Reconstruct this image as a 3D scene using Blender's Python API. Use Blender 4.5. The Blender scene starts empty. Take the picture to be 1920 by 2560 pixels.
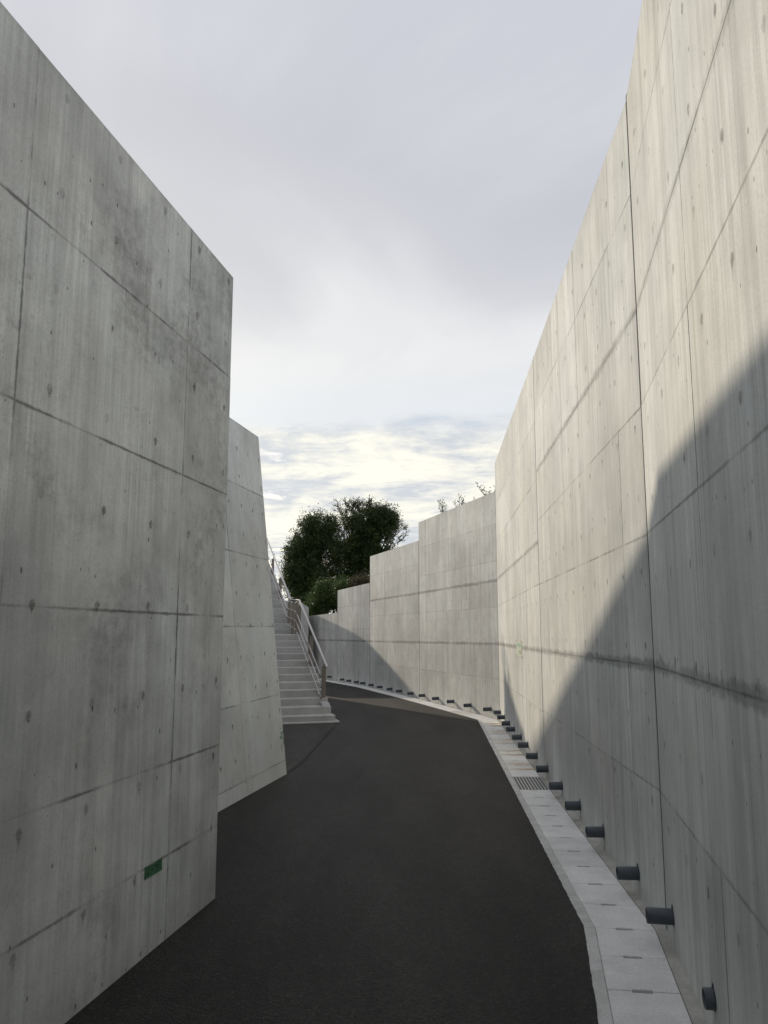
import bpy, bmesh, math, random
import numpy as np
from mathutils import Vector, Matrix

scene = bpy.context.scene
col = scene.collection
R = math.radians
random.seed(11)
rng = np.random.default_rng(5)

# ------------------------------------------------------------------ camera, sky, sun, exposure
CAM_H = 2.02          # camera height over the road below it
GRADE = -0.019        # the path falls gently away from the camera
cam_d = bpy.data.cameras.new('camera')
cam_d.sensor_fit = 'VERTICAL'; cam_d.sensor_height = 24.0
cam_d.lens = 24.0 * 1923 / 2560
cam_d.clip_start = 0.05; cam_d.clip_end = 6000
cam = bpy.data.objects.new('camera', cam_d); col.objects.link(cam)
cam.location = (0, 0, CAM_H); cam.rotation_euler = (R(90 + 8.23), 0, 0)
scene.camera = cam

SUN_AZ = math.atan(0.56)                # left of straight ahead
SUN_EL = math.atan(0.284 / math.hypot(1, 0.56))
sun_dir = Vector((-math.sin(SUN_AZ) * math.cos(SUN_EL), math.cos(SUN_AZ) * math.cos(SUN_EL), math.sin(SUN_EL)))
sd = bpy.data.lights.new('sun', 'SUN'); sd.energy = 2.75; sd.angle = R(1.0); sd.color = (1.0, 0.87, 0.685)
sun = bpy.data.objects.new('sun', sd); col.objects.link(sun)
sun.rotation_euler = sun_dir.to_track_quat('Z', 'Y').to_euler()

vs = scene.view_settings
vs.view_transform = 'Standard'; vs.look = 'None'; vs.gamma = 1.0; vs.exposure = 0.12
vs.use_curve_mapping = False
scene.cycles.max_bounces = 6; scene.cycles.diffuse_bounces = 4; scene.cycles.transparent_max_bounces = 12
scene.cycles.use_denoising = True


class NT:
    """Small helper round a node tree."""
    def __init__(self, tree):
        self.t = tree; self.n = tree.nodes; self.l = tree.links

    def node(self, kind, **kw):
        nd = self.n.new(kind)
        for k, v in kw.items():
            setattr(nd, k, v)
        return nd

    def put(self, sock, v):
        if isinstance(v, (int, float)):
            try:
                sock.default_value = v
            except TypeError:
                sock.default_value = (v, v, v) if len(sock.default_value) == 3 else (v, v, v, 1)
        elif isinstance(v, (tuple, list)):
            n = len(sock.default_value)
            sock.default_value = tuple(v) + ((1.0,) if n == 4 and len(v) == 3 else ())
        else:
            self.l.new(v, sock)

    def math(self, op, a, b=None, c=None, clamp=False):
        nd = self.node('ShaderNodeMath', operation=op, use_clamp=clamp)
        for i, v in enumerate((a, b, c)):
            if v is not None:
                self.put(nd.inputs[i], v)
        return nd.outputs[0]

    def vmath(self, op, a, b=None, out=0):
        nd = self.node('ShaderNodeVectorMath', operation=op)
        self.put(nd.inputs[0], a)
        if b is not None:
            self.put(nd.inputs[1], b)
        return nd.outputs[out]

    def map(self, v, a, b, c, d, smooth=True):
        nd = self.node('ShaderNodeMapRange', interpolation_type='SMOOTHSTEP' if smooth else 'LINEAR')
        for i, x in enumerate((v, a, b, c, d)):
            self.put(nd.inputs[i], x)
        return nd.outputs[0]

    def noise(self, vec, scale, detail=4, rough=0.55, dist=0.0, out=0):
        nd = self.node('ShaderNodeTexNoise')
        self.put(nd.inputs['Vector'], vec)
        nd.inputs['Scale'].default_value = scale; nd.inputs['Detail'].default_value = detail
        nd.inputs['Roughness'].default_value = rough; nd.inputs['Distortion'].default_value = dist
        return nd.outputs[out]

    def voro(self, vec, scale, out='Distance', rand=1.0, dim='3D'):
        nd = self.node('ShaderNodeTexVoronoi', voronoi_dimensions=dim)
        self.put(nd.inputs['Vector'], vec)
        nd.inputs['Scale'].default_value = scale; nd.inputs['Randomness'].default_value = rand
        return nd.outputs[out]

    def mix(self, f, a, b, blend='MIX'):
        nd = self.node('ShaderNodeMix', data_type='RGBA', blend_type=blend)
        self.put(nd.inputs[0], f); self.put(nd.inputs[6], a); self.put(nd.inputs[7], b)
        return nd.outputs[2]

    def xyz(self, x, y, z):
        nd = self.node('ShaderNodeCombineXYZ')
        for i, v in enumerate((x, y, z)):
            self.put(nd.inputs[i], v)
        return nd.outputs[0]

    def sep(self, v):
        nd = self.node('ShaderNodeSeparateXYZ'); self.put(nd.inputs[0], v)
        return nd.outputs


# ---- sky: Nishita air with a broken cloud deck
world = bpy.data.worlds.new('World'); scene.world = world; world.use_nodes = True
w = NT(world.node_tree); w.n.clear()
out = w.node('ShaderNodeOutputWorld'); bg = w.node('ShaderNodeBackground')
bg.inputs['Strength'].default_value = 0.1
w.l.new(bg.outputs[0], out.inputs[0])
sky = w.node('ShaderNodeTexSky', sky_type='NISHITA')
sky.sun_disc = False; sky.sun_elevation = SUN_EL; sky.sun_rotation = -SUN_AZ
sky.air_density = 1.0; sky.dust_density = 1.2; sky.ozone_density = 1.0
gen = w.node('ShaderNodeTexCoord').outputs['Generated']
dx, dy, dz = w.sep(gen)
el = w.math('MAXIMUM', dz, 0.0)
den = w.math('ADD', el, 0.10)
px = w.math('DIVIDE', dx, den); py = w.math('DIVIDE', dy, den)
P = w.xyz(px, py, 0.0)
# high smooth sheet
n_big = w.noise(w.vmath('ADD', P, (3.1, 1.7, 0)), 0.8, 5, 0.5, 0.6)
rot = w.xyz(w.math('ADD', px, w.math('MULTIPLY', py, 0.45)), w.math('MULTIPLY', py, 0.9), 0.0)
n_mid = w.noise(w.vmath('MULTIPLY', rot, (1.5, 0.8, 1)), 1.7, 8, 0.60, 0.35)
el_n = w.math('ADD', el, w.math('ADD', w.math('MULTIPLY', w.math('SUBTRACT', n_big, 0.5), 0.34), w.math('MULTIPLY', w.math('SUBTRACT', n_mid, 0.5), 0.16)))
lift = w.map(el_n, 0.54, 0.31, 0.0, 1.0)
veil = w.map(n_mid, 0.3, 0.7, 0.0, 1.0)
tone = w.math('ADD', w.math('MULTIPLY', lift, 0.76), w.math('MULTIPLY', veil, 0.24))
c_sheet = w.mix(tone, (0.49, 0.505, 0.56), (0.69, 0.70, 0.71))
dip = w.math('MULTIPLY', w.map(el_n, 0.34, 0.47, 0.0, 1.0), w.map(el_n, 0.66, 0.50, 0.0, 0.5))
c_sheet = w.mix(dip, c_sheet, (0.44, 0.45, 0.495))
c_sheet = w.mix(w.map(el, 0.34, 0.26, 0.0, 0.75), c_sheet, (0.635, 0.67, 0.71))
# low rippled deck towards the horizon
P2 = w.xyz(w.math('MULTIPLY', px, 0.85), py, 0.3)
n_lo = w.noise(P2, 1.5, 8, 0.60, 0.25)
n_lo2 = w.noise(w.vmath('ADD', P2, (9, 4, 0)), 4.6, 8, 0.66, 0.4)
lo = w.math('ADD', w.math('MULTIPLY', n_lo, 0.60), w.math('MULTIPLY', n_lo2, 0.40))
lo_b = w.map(lo, 0.42, 0.58, 0.0, 1.0)
c_low = w.mix(lo_b, (0.50, 0.535, 0.59), (0.83, 0.81, 0.72))
gap = w.map(lo, 0.44, 0.37, 0.0, 0.8)
edge = w.math('ADD', el, w.math('MULTIPLY', w.math('SUBTRACT', n_lo, 0.5), 0.09))
low_m = w.map(edge, 0.262, 0.235, 0.0, 1.0)
cloud = w.mix(low_m, c_sheet, c_low)
# light scattered forward round the sun
nsun = w.node('ShaderNodeVectorMath', operation='DOT_PRODUCT')
w.put(nsun.inputs[0], gen); nsun.inputs[1].default_value = sun_dir
g = w.math('MAXIMUM', nsun.outputs['Value'], 0.0)
g1 = w.math('POWER', g, 9.0); g2 = w.math('POWER', g, 70.0)
glow = w.vmath('ADD', w.vmath('MULTIPLY', w.xyz(g1, g1, g1), (0.10, 0.09, 0.06)), w.vmath('MULTIPLY', w.xyz(g2, g2, g2), (0.5, 0.42, 0.24)))
cloud = w.vmath('MULTIPLY', w.vmath('ADD', cloud, glow), (11.2, 11.2, 11.2))
blue_m = w.math('MULTIPLY', gap, low_m)
blue = w.vmath('ADD', w.vmath('MULTIPLY', sky.outputs[0], (0.8, 0.8, 0.8)), (1.2, 1.5, 2.0))
final = w.mix(blue_m, cloud, blue)
w.l.new(final, bg.inputs['Color'])


# ------------------------------------------------------------------ materials
def new_mat(name):
    m = bpy.data.materials.new(name); m.use_nodes = True
    t = NT(m.node_tree); t.n.clear()
    o = t.node('ShaderNodeOutputMaterial'); b = t.node('ShaderNodeBsdfPrincipled')
    t.l.new(b.outputs[0], o.inputs[0])
    b.inputs['Roughness'].default_value = 0.8
    b.inputs['Specular IOR Level'].default_value = 0.25
    return m, t, b, o


def bump(t, b, h, strength, dist):
    nd = t.node('ShaderNodeBump'); nd.inputs['Strength'].default_value = strength
    nd.inputs['Distance'].default_value = dist
    t.put(nd.inputs['Height'], h); t.l.new(nd.outputs[0], b.inputs['Normal'])


def concrete_wall(name, base, streak=0.10, mottle=0.12, blotch=0.0, seam=0.5, joint=0.5, holes=0.5, seed=0.0, warm=0.0):
    """Cast concrete seen through wall UVs measured in metres (s along, z up)."""
    m, t, b, o = new_mat(name)
    uv = lambda n: t.node('ShaderNodeUVMap', uv_map=n).outputs[0]
    S, Z, _ = t.sep(uv('wall'))
    V = t.xyz(t.math('ADD', S, seed), Z, seed * 0.37)
    e0x, e0y, _ = t.sep(uv('e0')); e1x, e1y, _ = t.sep(uv('e1')); cj, pid, _ = t.sep(uv('cj')); js, jx, _ = t.sep(uv('js'))
    fac = t.map(t.noise(V, 0.55, 5, 0.6), 0.3, 0.7, 1 - mottle, 1 + mottle)
    fac = t.math('MULTIPLY', fac, t.map(t.noise(V, 2.6, 6, 0.65), 0.3, 0.7, 1 - mottle * 0.45, 1 + mottle * 0.45))
    Vs = t.vmath('MULTIPLY', V, (5.0, 0.22, 1)); Vf = t.vmath('MULTIPLY', V, (24.0, 0.45, 1)); Vg = t.vmath('MULTIPLY', V, (70.0, 1.3, 1))
    st = t.math('ADD', t.math('MULTIPLY', t.noise(Vs, 1.0, 5, 0.6), 0.38), t.math('ADD', t.math('MULTIPLY', t.noise(Vf, 1.0, 4, 0.65), 0.34), t.math('MULTIPLY', t.noise(Vg, 1.0, 4, 0.6), 0.28)))
    st = t.math('ADD', 0.5, t.math('MULTIPLY', t.math('SUBTRACT', st, 0.5), t.map(t.noise(V, 0.7, 3, 0.5), 0.3, 0.7, 0.55, 1.5)))
    fac = t.math('MULTIPLY', fac, t.map(st, 0.32, 0.68, 1 - streak, 1 + streak))
    fac = t.math('MULTIPLY', fac, t.map(t.noise(V, 70.0, 3, 0.6), 0.25, 0.75, 0.93, 1.07))
    fac = t.math('MULTIPLY', fac, t.map(pid, 0, 1, 0.93, 1.05, False))
    sp = t.math('MULTIPLY', t.map(t.noise(V, 16.0, 7, 0.8), 0.52, 0.66, 0, 1), t.map(t.noise(V, 1.3, 4, 0.6), 0.45, 0.65, 0, 1))
    fac = t.math('MULTIPLY', fac, t.math('SUBTRACT', 1.0, t.math('MULTIPLY', sp, mottle * 1.1)))
    lt = t.math('MULTIPLY', t.map(t.noise(t.vmath('MULTIPLY', V, (6, 0.6, 1)), 1.0, 6, 0.7), 0.52, 0.72, 0, 1), t.map(t.noise(V, 0.9, 3, 0.6), 0.4, 0.62, 0, 1))
    fac = t.math('MULTIPLY', fac, t.math('ADD', 1.0, t.math('MULTIPLY', lt, mottle * 0.9)))
    if blotch:
        bl = t.math('MULTIPLY', t.map(t.noise(V, 0.85, 4, 0.6, 0.5), 0.46, 0.66, 0, 1), t.map(t.noise(V, 9.0, 7, 0.75), 0.40, 0.62, 0.15, 1))
        fac = t.math('MULTIPLY', fac, t.math('SUBTRACT', 1.0, t.math('MULTIPLY', bl, blotch)))
    # form seams: dark laitance along panel edges, broken up
    ed = t.math('MINIMUM', t.math('MINIMUM', e0x, e0y), t.math('MINIMUM', e1x, e1y))
    wob = t.noise(V, 11.0, 5, 0.7)
    sm = t.map(t.math('SUBTRACT', ed, t.math('MULTIPLY', t.math('SUBTRACT', wob, 0.5), 0.03)), 0.016, 0.001, 0, 1)
    sm = t.math('MULTIPLY', sm, t.map(t.noise(V, 1.6, 4, 0.6), 0.38, 0.60, 0.12, 1))
    fac = t.math('MULTIPLY', fac, t.math('SUBTRACT', 1.0, t.math('MULTIPLY', sm, seam)))
    # construction (pour) joints: ragged damp band
    jd = t.math('ADD', t.math('ABSOLUTE', cj), t.math('MULTIPLY', t.math('SUBTRACT', t.noise(V, 5.0, 7, 0.75), 0.5), 0.20))
    jm = t.math('MULTIPLY', t.map(jd, 0.062, 0.018, 0, 1), t.map(t.noise(V, 0.9, 3, 0.6), 0.30, 0.55, 0.45, 1))
    fac = t.math('MULTIPLY', fac, t.math('SUBTRACT', 1.0, t.math('MULTIPLY', t.math('MULTIPLY', jm, js), joint)))
    run = t.math('MULTIPLY', t.map(cj, -0.55, -0.02, 0, 1), t.map(cj, 0.0, -0.01, 0, 1))
    run = t.math('MULTIPLY', run, t.map(t.noise(t.vmath('MULTIPLY', V, (9, 0.5, 1)), 1.0, 5, 0.7), 0.5, 0.72, 0, 1))
    fac = t.math('MULTIPLY', fac, t.math('SUBTRACT', 1.0, t.math('MULTIPLY', t.math('MULTIPLY', run, js), 0.16)))
    ro_ = t.math('MULTIPLY', t.map(jx, -0.75, -0.0, 0, 1), t.map(t.noise(t.vmath('MULTIPLY', V, (7, 0.4, 1)), 1.0, 6, 0.7), 0.46, 0.68, 0, 1))
    ro_ = t.math('ADD', ro_, t.math('MULTIPLY', t.map(t.math('ADD', jx, t.math('MULTIPLY', t.noise(V, 8.0, 5, 0.7), 0.10)), 0.0, 0.06, 0, 1), 0.8))
    fac = t.math('MULTIPLY', fac, t.math('SUBTRACT', 1.0, t.math('MULTIPLY', ro_, 0.17)))
    # air holes
    Vh = t.vmath('MULTIPLY', V, (1.0, 0.55, 1))
    hd = t.voro(Vh, 7.0, dim='2D'); hr, hg, _b = t.sep(t.voro(Vh, 7.0, 'Color', dim='2D'))
    hm = t.math('MULTIPLY', t.map(hd, t.math('MULTIPLY', hr, 0.085), t.math('MULTIPLY', hr, 0.045), 0, 1), t.map(hg, 1 - 0.35 * holes, 1 - 0.30 * holes, 0, 1))
    fac = t.math('MULTIPLY', fac, t.math('SUBTRACT', 1.0, t.math('MULTIPLY', hm, 0.62)))
    hue = t.mix(t.noise(V, 0.8, 3, 0.5), (1.03 + warm, 1.0, 0.94 - warm), (0.965, 1.0, 1.01))
    c = t.vmath('MULTIPLY', hue, t.xyz(fac, fac, fac))
    c = t.vmath('MULTIPLY', c, base)
    t.l.new(c, b.inputs['Base Color'])
    b.inputs['Roughness'].default_value = 0.82; b.inputs['Specular IOR Level'].default_value = 0.22
    hgt = t.math('ADD', t.math('MULTIPLY', t.noise(V, 38.0, 5, 0.65), 0.5), t.math('SUBTRACT', t.math('MULTIPLY', st, 0.35), t.math('MULTIPLY', hm, 1.5)))
    bump(t, b, hgt, 0.35, 0.004)
    return m


def plain_concrete(name, base, var=0.12, scale=3.0, rust=False):
    m, t, b, o = new_mat(name)
    V = t.node('ShaderNodeNewGeometry').outputs['Position']
    rnd = t.node('ShaderNodeObjectInfo').outputs['Random']
    f = t.map(t.noise(V, scale, 6, 0.62), 0.28, 0.72, 1 - var, 1 + var)
    f = t.math('MULTIPLY', f, t.map(t.noise(V, 55.0, 4, 0.65), 0.25, 0.75, 0.90, 1.10))
    f = t.math('MULTIPLY', f, t.map(rnd, 0, 1, 0.93, 1.06, False))
    pit = t.map(t.voro(V, 9.0), 0.06, 0.03, 0, 0.5)
    f = t.math('MULTIPLY', f, t.math('SUBTRACT', 1.0, pit))
    c = t.vmath('MULTIPLY', t.xyz(f, f, f), base)
    if rust:
        U, W, _ = t.sep(t.node('ShaderNodeUVMap', uv_map='slab').outputs[0])
        d = t.math('ADD', W, t.math('MULTIPLY', t.math('SUBTRACT', t.noise(V, 6.0, 4, 0.6), 0.5), 0.45))
        k = t.math('MULTIPLY', t.map(d, 0.10, 0.27, 0, 1), t.map(d, 0.52, 0.30, 0, 1))
        k = t.math('MULTIPLY', k, t.map(U, 0.05, 0.75, 0.25, 1.0))
        k = t.math('MULTIPLY', k, t.map(rnd, 0, 1, 0.5, 1.0, False))
        c = t.mix(k, c, (0.40, 0.215, 0.08))
    t.l.new(c, b.inputs['Base Color'])
    b.inputs['Roughness'].default_value = 0.85
    bump(t, b, t.noise(V, 60.0, 5, 0.7), 0.3, 0.003)
    return m


def simple(name, c, rough=0.6, metal=0.0, spec=0.3, var=0.08, scale=8.0):
    m, t, b, o = new_mat(name)
    V = t.node('ShaderNodeNewGeometry').outputs['Position']
    f = t.map(t.noise(V, scale, 5, 0.6), 0.3, 0.7, 1 - var, 1 + var)
    t.l.new(t.vmath('MULTIPLY', t.xyz(f, f, f), c), b.inputs['Base Color'])
    b.inputs['Roughness'].default_value = rough; b.inputs['Metallic'].default_value = metal
    b.inputs['Specular IOR Level'].default_value = spec
    return m


def asphalt(name, base, tint=(1.0, 0.94, 0.86)):
    m, t, b, o = new_mat(name)
    V = t.node('ShaderNodeNewGeometry').outputs['Position']
    big = t.noise(t.vmath('MULTIPLY', V, (1.6, 0.35, 1)), 0.8, 6, 0.62)
    f = t.map(big, 0.3, 0.7, 0.60, 1.60)
    f = t.math('MULTIPLY', f, t.map(t.noise(V, 5.0, 5, 0.65), 0.3, 0.7, 0.86, 1.14))
    ag = t.voro(V, 95.0, 'Color'); ar, agx, _ = t.sep(ag)
    f = t.math('MULTIPLY', f, t.map(ar, 0, 1, 0.5, 1.6, False))
    f = t.math('ADD', f, t.math('MULTIPLY', t.map(agx, 0.93, 1.0, 0, 1), 1.6))
    f = t.math('MULTIPLY', f, t.map(t.noise(V, 40.0, 4, 0.7), 0.35, 0.6, 0.65, 1.15))
    c = t.vmath('MULTIPLY', t.xyz(f, f, f), tuple(base * k for k in tint))
    t.l.new(c, b.inputs['Base Color'])
    b.inputs['Roughness'].default_value = 0.72; b.inputs['Specular IOR Level'].default_value = 0.28
    h = t.math('ADD', t.math('MULTIPLY', t.voro(V, 95.0), 0.8), t.noise(V, 45.0, 4, 0.7))
    bump(t, b, h, 0.8, 0.006)
    return m


def foliage(name, c1, c2, trans=0.25):
    m, t, b, o = new_mat(name)
    at = t.node('ShaderNodeAttribute', attribute_name='tone').outputs['Fac']
    c = t.mix(at, c1, c2)
    t.l.new(c, b.inputs['Base Color'])
    b.inputs['Roughness'].default_value = 0.55; b.inputs['Specular IOR Level'].default_value = 0.3
    tr = t.node('ShaderNodeBsdfTranslucent'); t.l.new(c, tr.inputs['Color'])
    mx = t.node('ShaderNodeMixShader'); mx.inputs[0].default_value = trans
    t.l.new(b.outputs[0], mx.inputs[1]); t.l.new(tr.outputs[0], mx.inputs[2]); t.l.new(mx.outputs[0], o.inputs[0])
    return m


M = {}
M['left'] = concrete_wall('concrete_shaded_side', (0.56, 0.58, 0.59), streak=0.17, mottle=0.20, blotch=0.32, seam=0.62, joint=0.35, holes=1.0, seed=3.0)
M['left2'] = concrete_wall('concrete_leaning', (0.575, 0.60, 0.61), streak=0.07, mottle=0.10, blotch=0.14, seam=0.5, joint=0.3, holes=0.8, seed=17.0)
M['right'] = concrete_wall('concrete_sunlit_side', (0.57, 0.585, 0.585), streak=0.22, mottle=0.12, seam=0.42, joint=0.42, holes=0.9, seed=31.0, warm=0.01)
M['far'] = concrete_wall('concrete_far', (0.535, 0.545, 0.54), streak=0.22, mottle=0.14, seam=0.34, joint=0.42, holes=0.7, seed=53.0)
M['core'] = plain_concrete('concrete_core', (0.46, 0.465, 0.45), 0.10, 2.0)
M['stair'] = plain_concrete('concrete_stair', (0.455, 0.455, 0.445), 0.12, 2.5)
M['slab'] = plain_concrete('gutter_slab', (0.72, 0.72, 0.705), 0.09, 4.0)
M['slab_rust'] = plain_concrete('gutter_slab_rusty', (0.71, 0.70, 0.65), 0.10, 4.0, rust=True)
M['edge'] = plain_concrete('gutter_edge', (0.56, 0.56, 0.545), 0.14, 5.0)
M['mortar'] = plain_concrete('wall_mortar', (0.43, 0.42, 0.385), 0.16, 7.0)
M['dark'] = simple('joint_sealant', (0.035, 0.035, 0.037), 0.8)
M['slot'] = simple('slot_shadow', (0.16, 0.155, 0.145), 0.9)
M['asphalt'] = asphalt('asphalt', 0.018, (1.0, 0.93, 0.86))
M['asphalt2'] = asphalt('asphalt_patch', 0.028, (1.0, 0.92, 0.84))
M['asphalt3'] = asphalt('asphalt_seam', 0.010, (1.0, 0.97, 0.93))
M['pipe'] = simple('grey_pvc', (0.054, 0.065, 0.078), 0.45, 0.0, 0.4, 0.10, 20)
M['galv'] = simple('galvanised_steel', (0.66, 0.66, 0.65), 0.5, 0.3, 0.5, 0.1, 15)
M['grate_dark'] = simple('grate_cross_bars', (0.13, 0.135, 0.14), 0.6, 0.4, 0.4)
M['rail'] = simple('handrail_grey', (0.52, 0.50, 0.49), 0.45, 0.15, 0.4, 0.05)
M['post'] = simple('post_bronze', (0.25, 0.225, 0.195), 0.5, 0.3, 0.4, 0.06)
M['bracket'] = simple('bracket_brown', (0.07, 0.055, 0.05), 0.5, 0.3, 0.4)
M['tape'] = simple('green_tape', (0.060, 0.165, 0.085), 0.6, 0, 0.3, 0.12, 30)
M['ink'] = simple('ink', (0.012, 0.03, 0.017), 0.7)
M['paper'] = simple('pale_green_sheet', (0.50, 0.545, 0.45), 0.7, 0, 0.2, 0.04, 6)
M['print_green'] = simple('print_green', (0.27, 0.42, 0.32), 0.7, 0, 0.2, 0.06, 6)
M['print_olive'] = simple('print_olive', (0.33, 0.34, 0.26), 0.7, 0, 0.2, 0.06, 6)
M['chalk'] = simple('faded_green_mark', (0.24, 0.36, 0.26), 0.8, 0, 0.2, 0.15, 20)
M['bark'] = simple('bark', (0.055, 0.050, 0.044), 0.9, 0, 0.1, 0.3, 6)
M['leaf'] = foliage('leaves_dark', (0.026, 0.046, 0.015), (0.075, 0.110, 0.034), 0.32)
M['leaf_b'] = foliage('leaves_bush', (0.032, 0.062, 0.016), (0.075, 0.115, 0.03), 0.25)
M['leaf_dry'] = foliage('leaves_dry', (0.055, 0.050, 0.028), (0.10, 0.080, 0.045), 0.2)
M['weed'] = foliage('weed_leaves', (0.055, 0.075, 0.05), (0.09, 0.11, 0.07), 0.2)

# soil / grass
m, t, b, o = new_mat('grass_slope')
V = t.node('ShaderNodeNewGeometry').outputs['Position']
c = t.mix(t.map(t.noise(V, 1.3, 6, 0.65), 0.38, 0.62, 0, 1), (0.055, 0.075, 0.028), (0.15, 0.10, 0.055))
f = t.map(t.noise(V, 14.0, 5, 0.7), 0.3, 0.7, 0.6, 1.35)
t.l.new(t.vmath('MULTIPLY', c, t.xyz(f, f, f)), b.inputs['Base Color'])
bump(t, b, t.noise(V, 9.0, 6, 0.7), 1.0, 0.12)
M['grass'] = m

# tie-hole plugs: mortar disc with a washed-out drip below it
m, t, b, o = new_mat('plug_mortar')
uvn = t.sep(t.node('ShaderNodeUVMap', uv_map='plug').outputs[0])
V = t.node('ShaderNodeNewGeometry').outputs['Position']
rnd = t.node('ShaderNodeObjectInfo').outputs['Random']
b.inputs['Base Color'].default_value = (0.155, 0.155, 0.143, 1)
a = t.math('MULTIPLY', uvn[0], t.map(t.noise(V, 30.0, 4, 0.7), 0.3, 0.65, 0.35, 1.0))
a = t.math('MULTIPLY', a, t.map(rnd, 0, 1, 0.22, 0.72, False))
tp = t.node('ShaderNodeBsdfTransparent'); mx = t.node('ShaderNodeMixShader')
t.l.new(a, mx.inputs[0]); t.l.new(tp.outputs[0], mx.inputs[1]); t.l.new(b.outputs[0], mx.inputs[2]); t.l.new(mx.outputs[0], o.inputs[0])
M['plug'] = m


# ------------------------------------------------------------------ object helpers
def link(name, me, mat=None, parent=None):
    o = bpy.data.objects.new(name, me)
    col.objects.link(o)
    if mat is not None and me is not None and not me.materials:
        me.materials.append(mat)
    if parent is not None:
        o.parent = parent
        o.matrix_parent_inverse = Matrix.Identity(4)
        if parent.location.length > 0:
            o.location = -parent.location if False else o.location
    return o


def tag(o, label=None, cat=None, group=None, kind=None):
    for k, v in (('label', label), ('category', cat), ('group', group), ('kind', kind)):
        if v:
            o[k] = v
    return o


def empty(name, loc, label, cat, group=None):
    o = bpy.data.objects.new(name, None); col.objects.link(o); o.location = loc
    o.empty_display_size = 0.2
    return tag(o, label, cat, group)


def mesh(name, verts, faces, smooth=False):
    me = bpy.data.meshes.new(name); me.from_pydata([tuple(v) for v in verts], [], faces)
    if smooth:
        me.polygons.foreach_set('use_smooth', [True] * len(me.polygons))
    me.update()
    return me


def child(name, me, mat, parent):
    """A part whose vertices are given in world space: moved into its parent's frame."""
    me.transform(Matrix.Translation(-parent.location))
    return link(name, me, mat, parent)


class MB:
    def __init__(self):
        self.v = []; self.f = []

    def add(self, verts, faces):
        k = len(self.v); self.v += [tuple(x) for x in verts]; self.f += [tuple(i + k for i in f) for f in faces]

    def box(self, c, ax, ay, az, hx, hy, hz):
        c, ax, ay, az = Vector(c), Vector(ax), Vector(ay), Vector(az)
        vs_ = [c + ax * hx * i + ay * hy * j + az * hz * k for k in (-1, 1) for j in (-1, 1) for i in (-1, 1)]
        self.add(vs_, [(0, 2, 3, 1), (4, 5, 7, 6), (0, 1, 5, 4), (2, 6, 7, 3), (0, 4, 6, 2), (1, 3, 7, 5)])

    def tube(self, pts, rad, n=10, caps=True):
        pts = [Vector(p) for p in pts]; rings = []
        rad = rad if isinstance(rad, (list, tuple)) else [rad] * len(pts)
        prev = None
        for i, p in enumerate(pts):
            d = (pts[min(i + 1, len(pts) - 1)] - pts[max(i - 1, 0)]).normalized()
            if prev is None:
                up = Vector((0, 0, 1)) if abs(d.z) < 0.95 else Vector((1, 0, 0))
                x = d.cross(up).normalized()
            else:
                x = (prev - d * prev.dot(d)).normalized()
            prev = x; y = d.cross(x)
            rings.append([p + (x * math.cos(a) + y * math.sin(a)) * rad[i] for a in (2 * math.pi * k / n for k in range(n))])
        k0 = len(self.v)
        for r_ in rings:
            self.v += [tuple(q) for q in r_]
        for i in range(len(rings) - 1):
            for k in range(n):
                a_, b_ = k0 + i * n + k, k0 + i * n + (k + 1) % n
                self.f.append((a_, b_, b_ + n, a_ + n))
        if caps:
            self.f.append(tuple(k0 + k for k in range(n))[::-1]); self.f.append(tuple(k0 + (len(rings) - 1) * n + k for k in range(n)))

    def mesh(self, name, smooth=False, bevel=0.0):
        me = mesh(name, self.v, self.f)
        bm = bmesh.new(); bm.from_mesh(me)
        bmesh.ops.recalc_face_normals(bm, faces=bm.faces)
        if bevel:
            bmesh.ops.bevel(bm, geom=bm.edges[:], offset=bevel, segments=1, affect='EDGES')
        bm.to_mesh(me); bm.free()
        if smooth:
            me.polygons.foreach_set('use_smooth', [True] * len(me.polygons))
            me.set_sharp_from_angle(angle=R(40))
        return me


def gz(y):
    return GRADE * y


# ------------------------------------------------------------------ tie-hole plug meshes (shared)
def plug_mesh(i):
    rr = random.Random(100 + i)
    r_ = 0.024; n = 12
    vs_ = [(0, 0, 0.0012)]; fs = []; al = [1.0]
    for k in range(n):
        a_ = 2 * math.pi * k / n
        q = r_ * rr.uniform(0.9, 1.12)
        vs_.append((q * math.cos(a_), q * math.sin(a_) * 1.15, 0.0010)); al.append(0.75)
    for k in range(n):
        fs.append((0, 1 + k, 1 + (k + 1) % n))
    L = rr.choice((0.02, 0.03, 0.05, 0.09, 0.18)); wd = rr.uniform(0.010, 0.018)
    k0 = len(vs_); xo = rr.uniform(-0.006, 0.006)
    vs_ += [(xo - wd, -r_ * 0.9, 0.0009), (xo + wd, -r_ * 0.9, 0.0009), (xo - wd * 0.5, -r_ - L * 0.5, 0.0009), (xo + wd * 0.5, -r_ - L * 0.5, 0.0009), (xo - wd * 0.2, -r_ - L, 0.0009), (xo + wd * 0.2, -r_ - L, 0.0009)]
    al += [0.8, 0.8, 0.45, 0.45, 0.0, 0.0]
    fs += [(k0 + 2, k0 + 3, k0 + 1, k0), (k0 + 4, k0 + 5, k0 + 3, k0 + 2)]
    me = mesh('plug', vs_, fs)
    uvl = me.uv_layers.new(name='plug')
    for lp in me.loops:
        uvl.data[lp.index].uv = (al[lp.vertex_index], 0)
    me.materials.append(M['plug'])
    return me


PLUGS = [plug_mesh(i) for i in range(7)]


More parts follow.
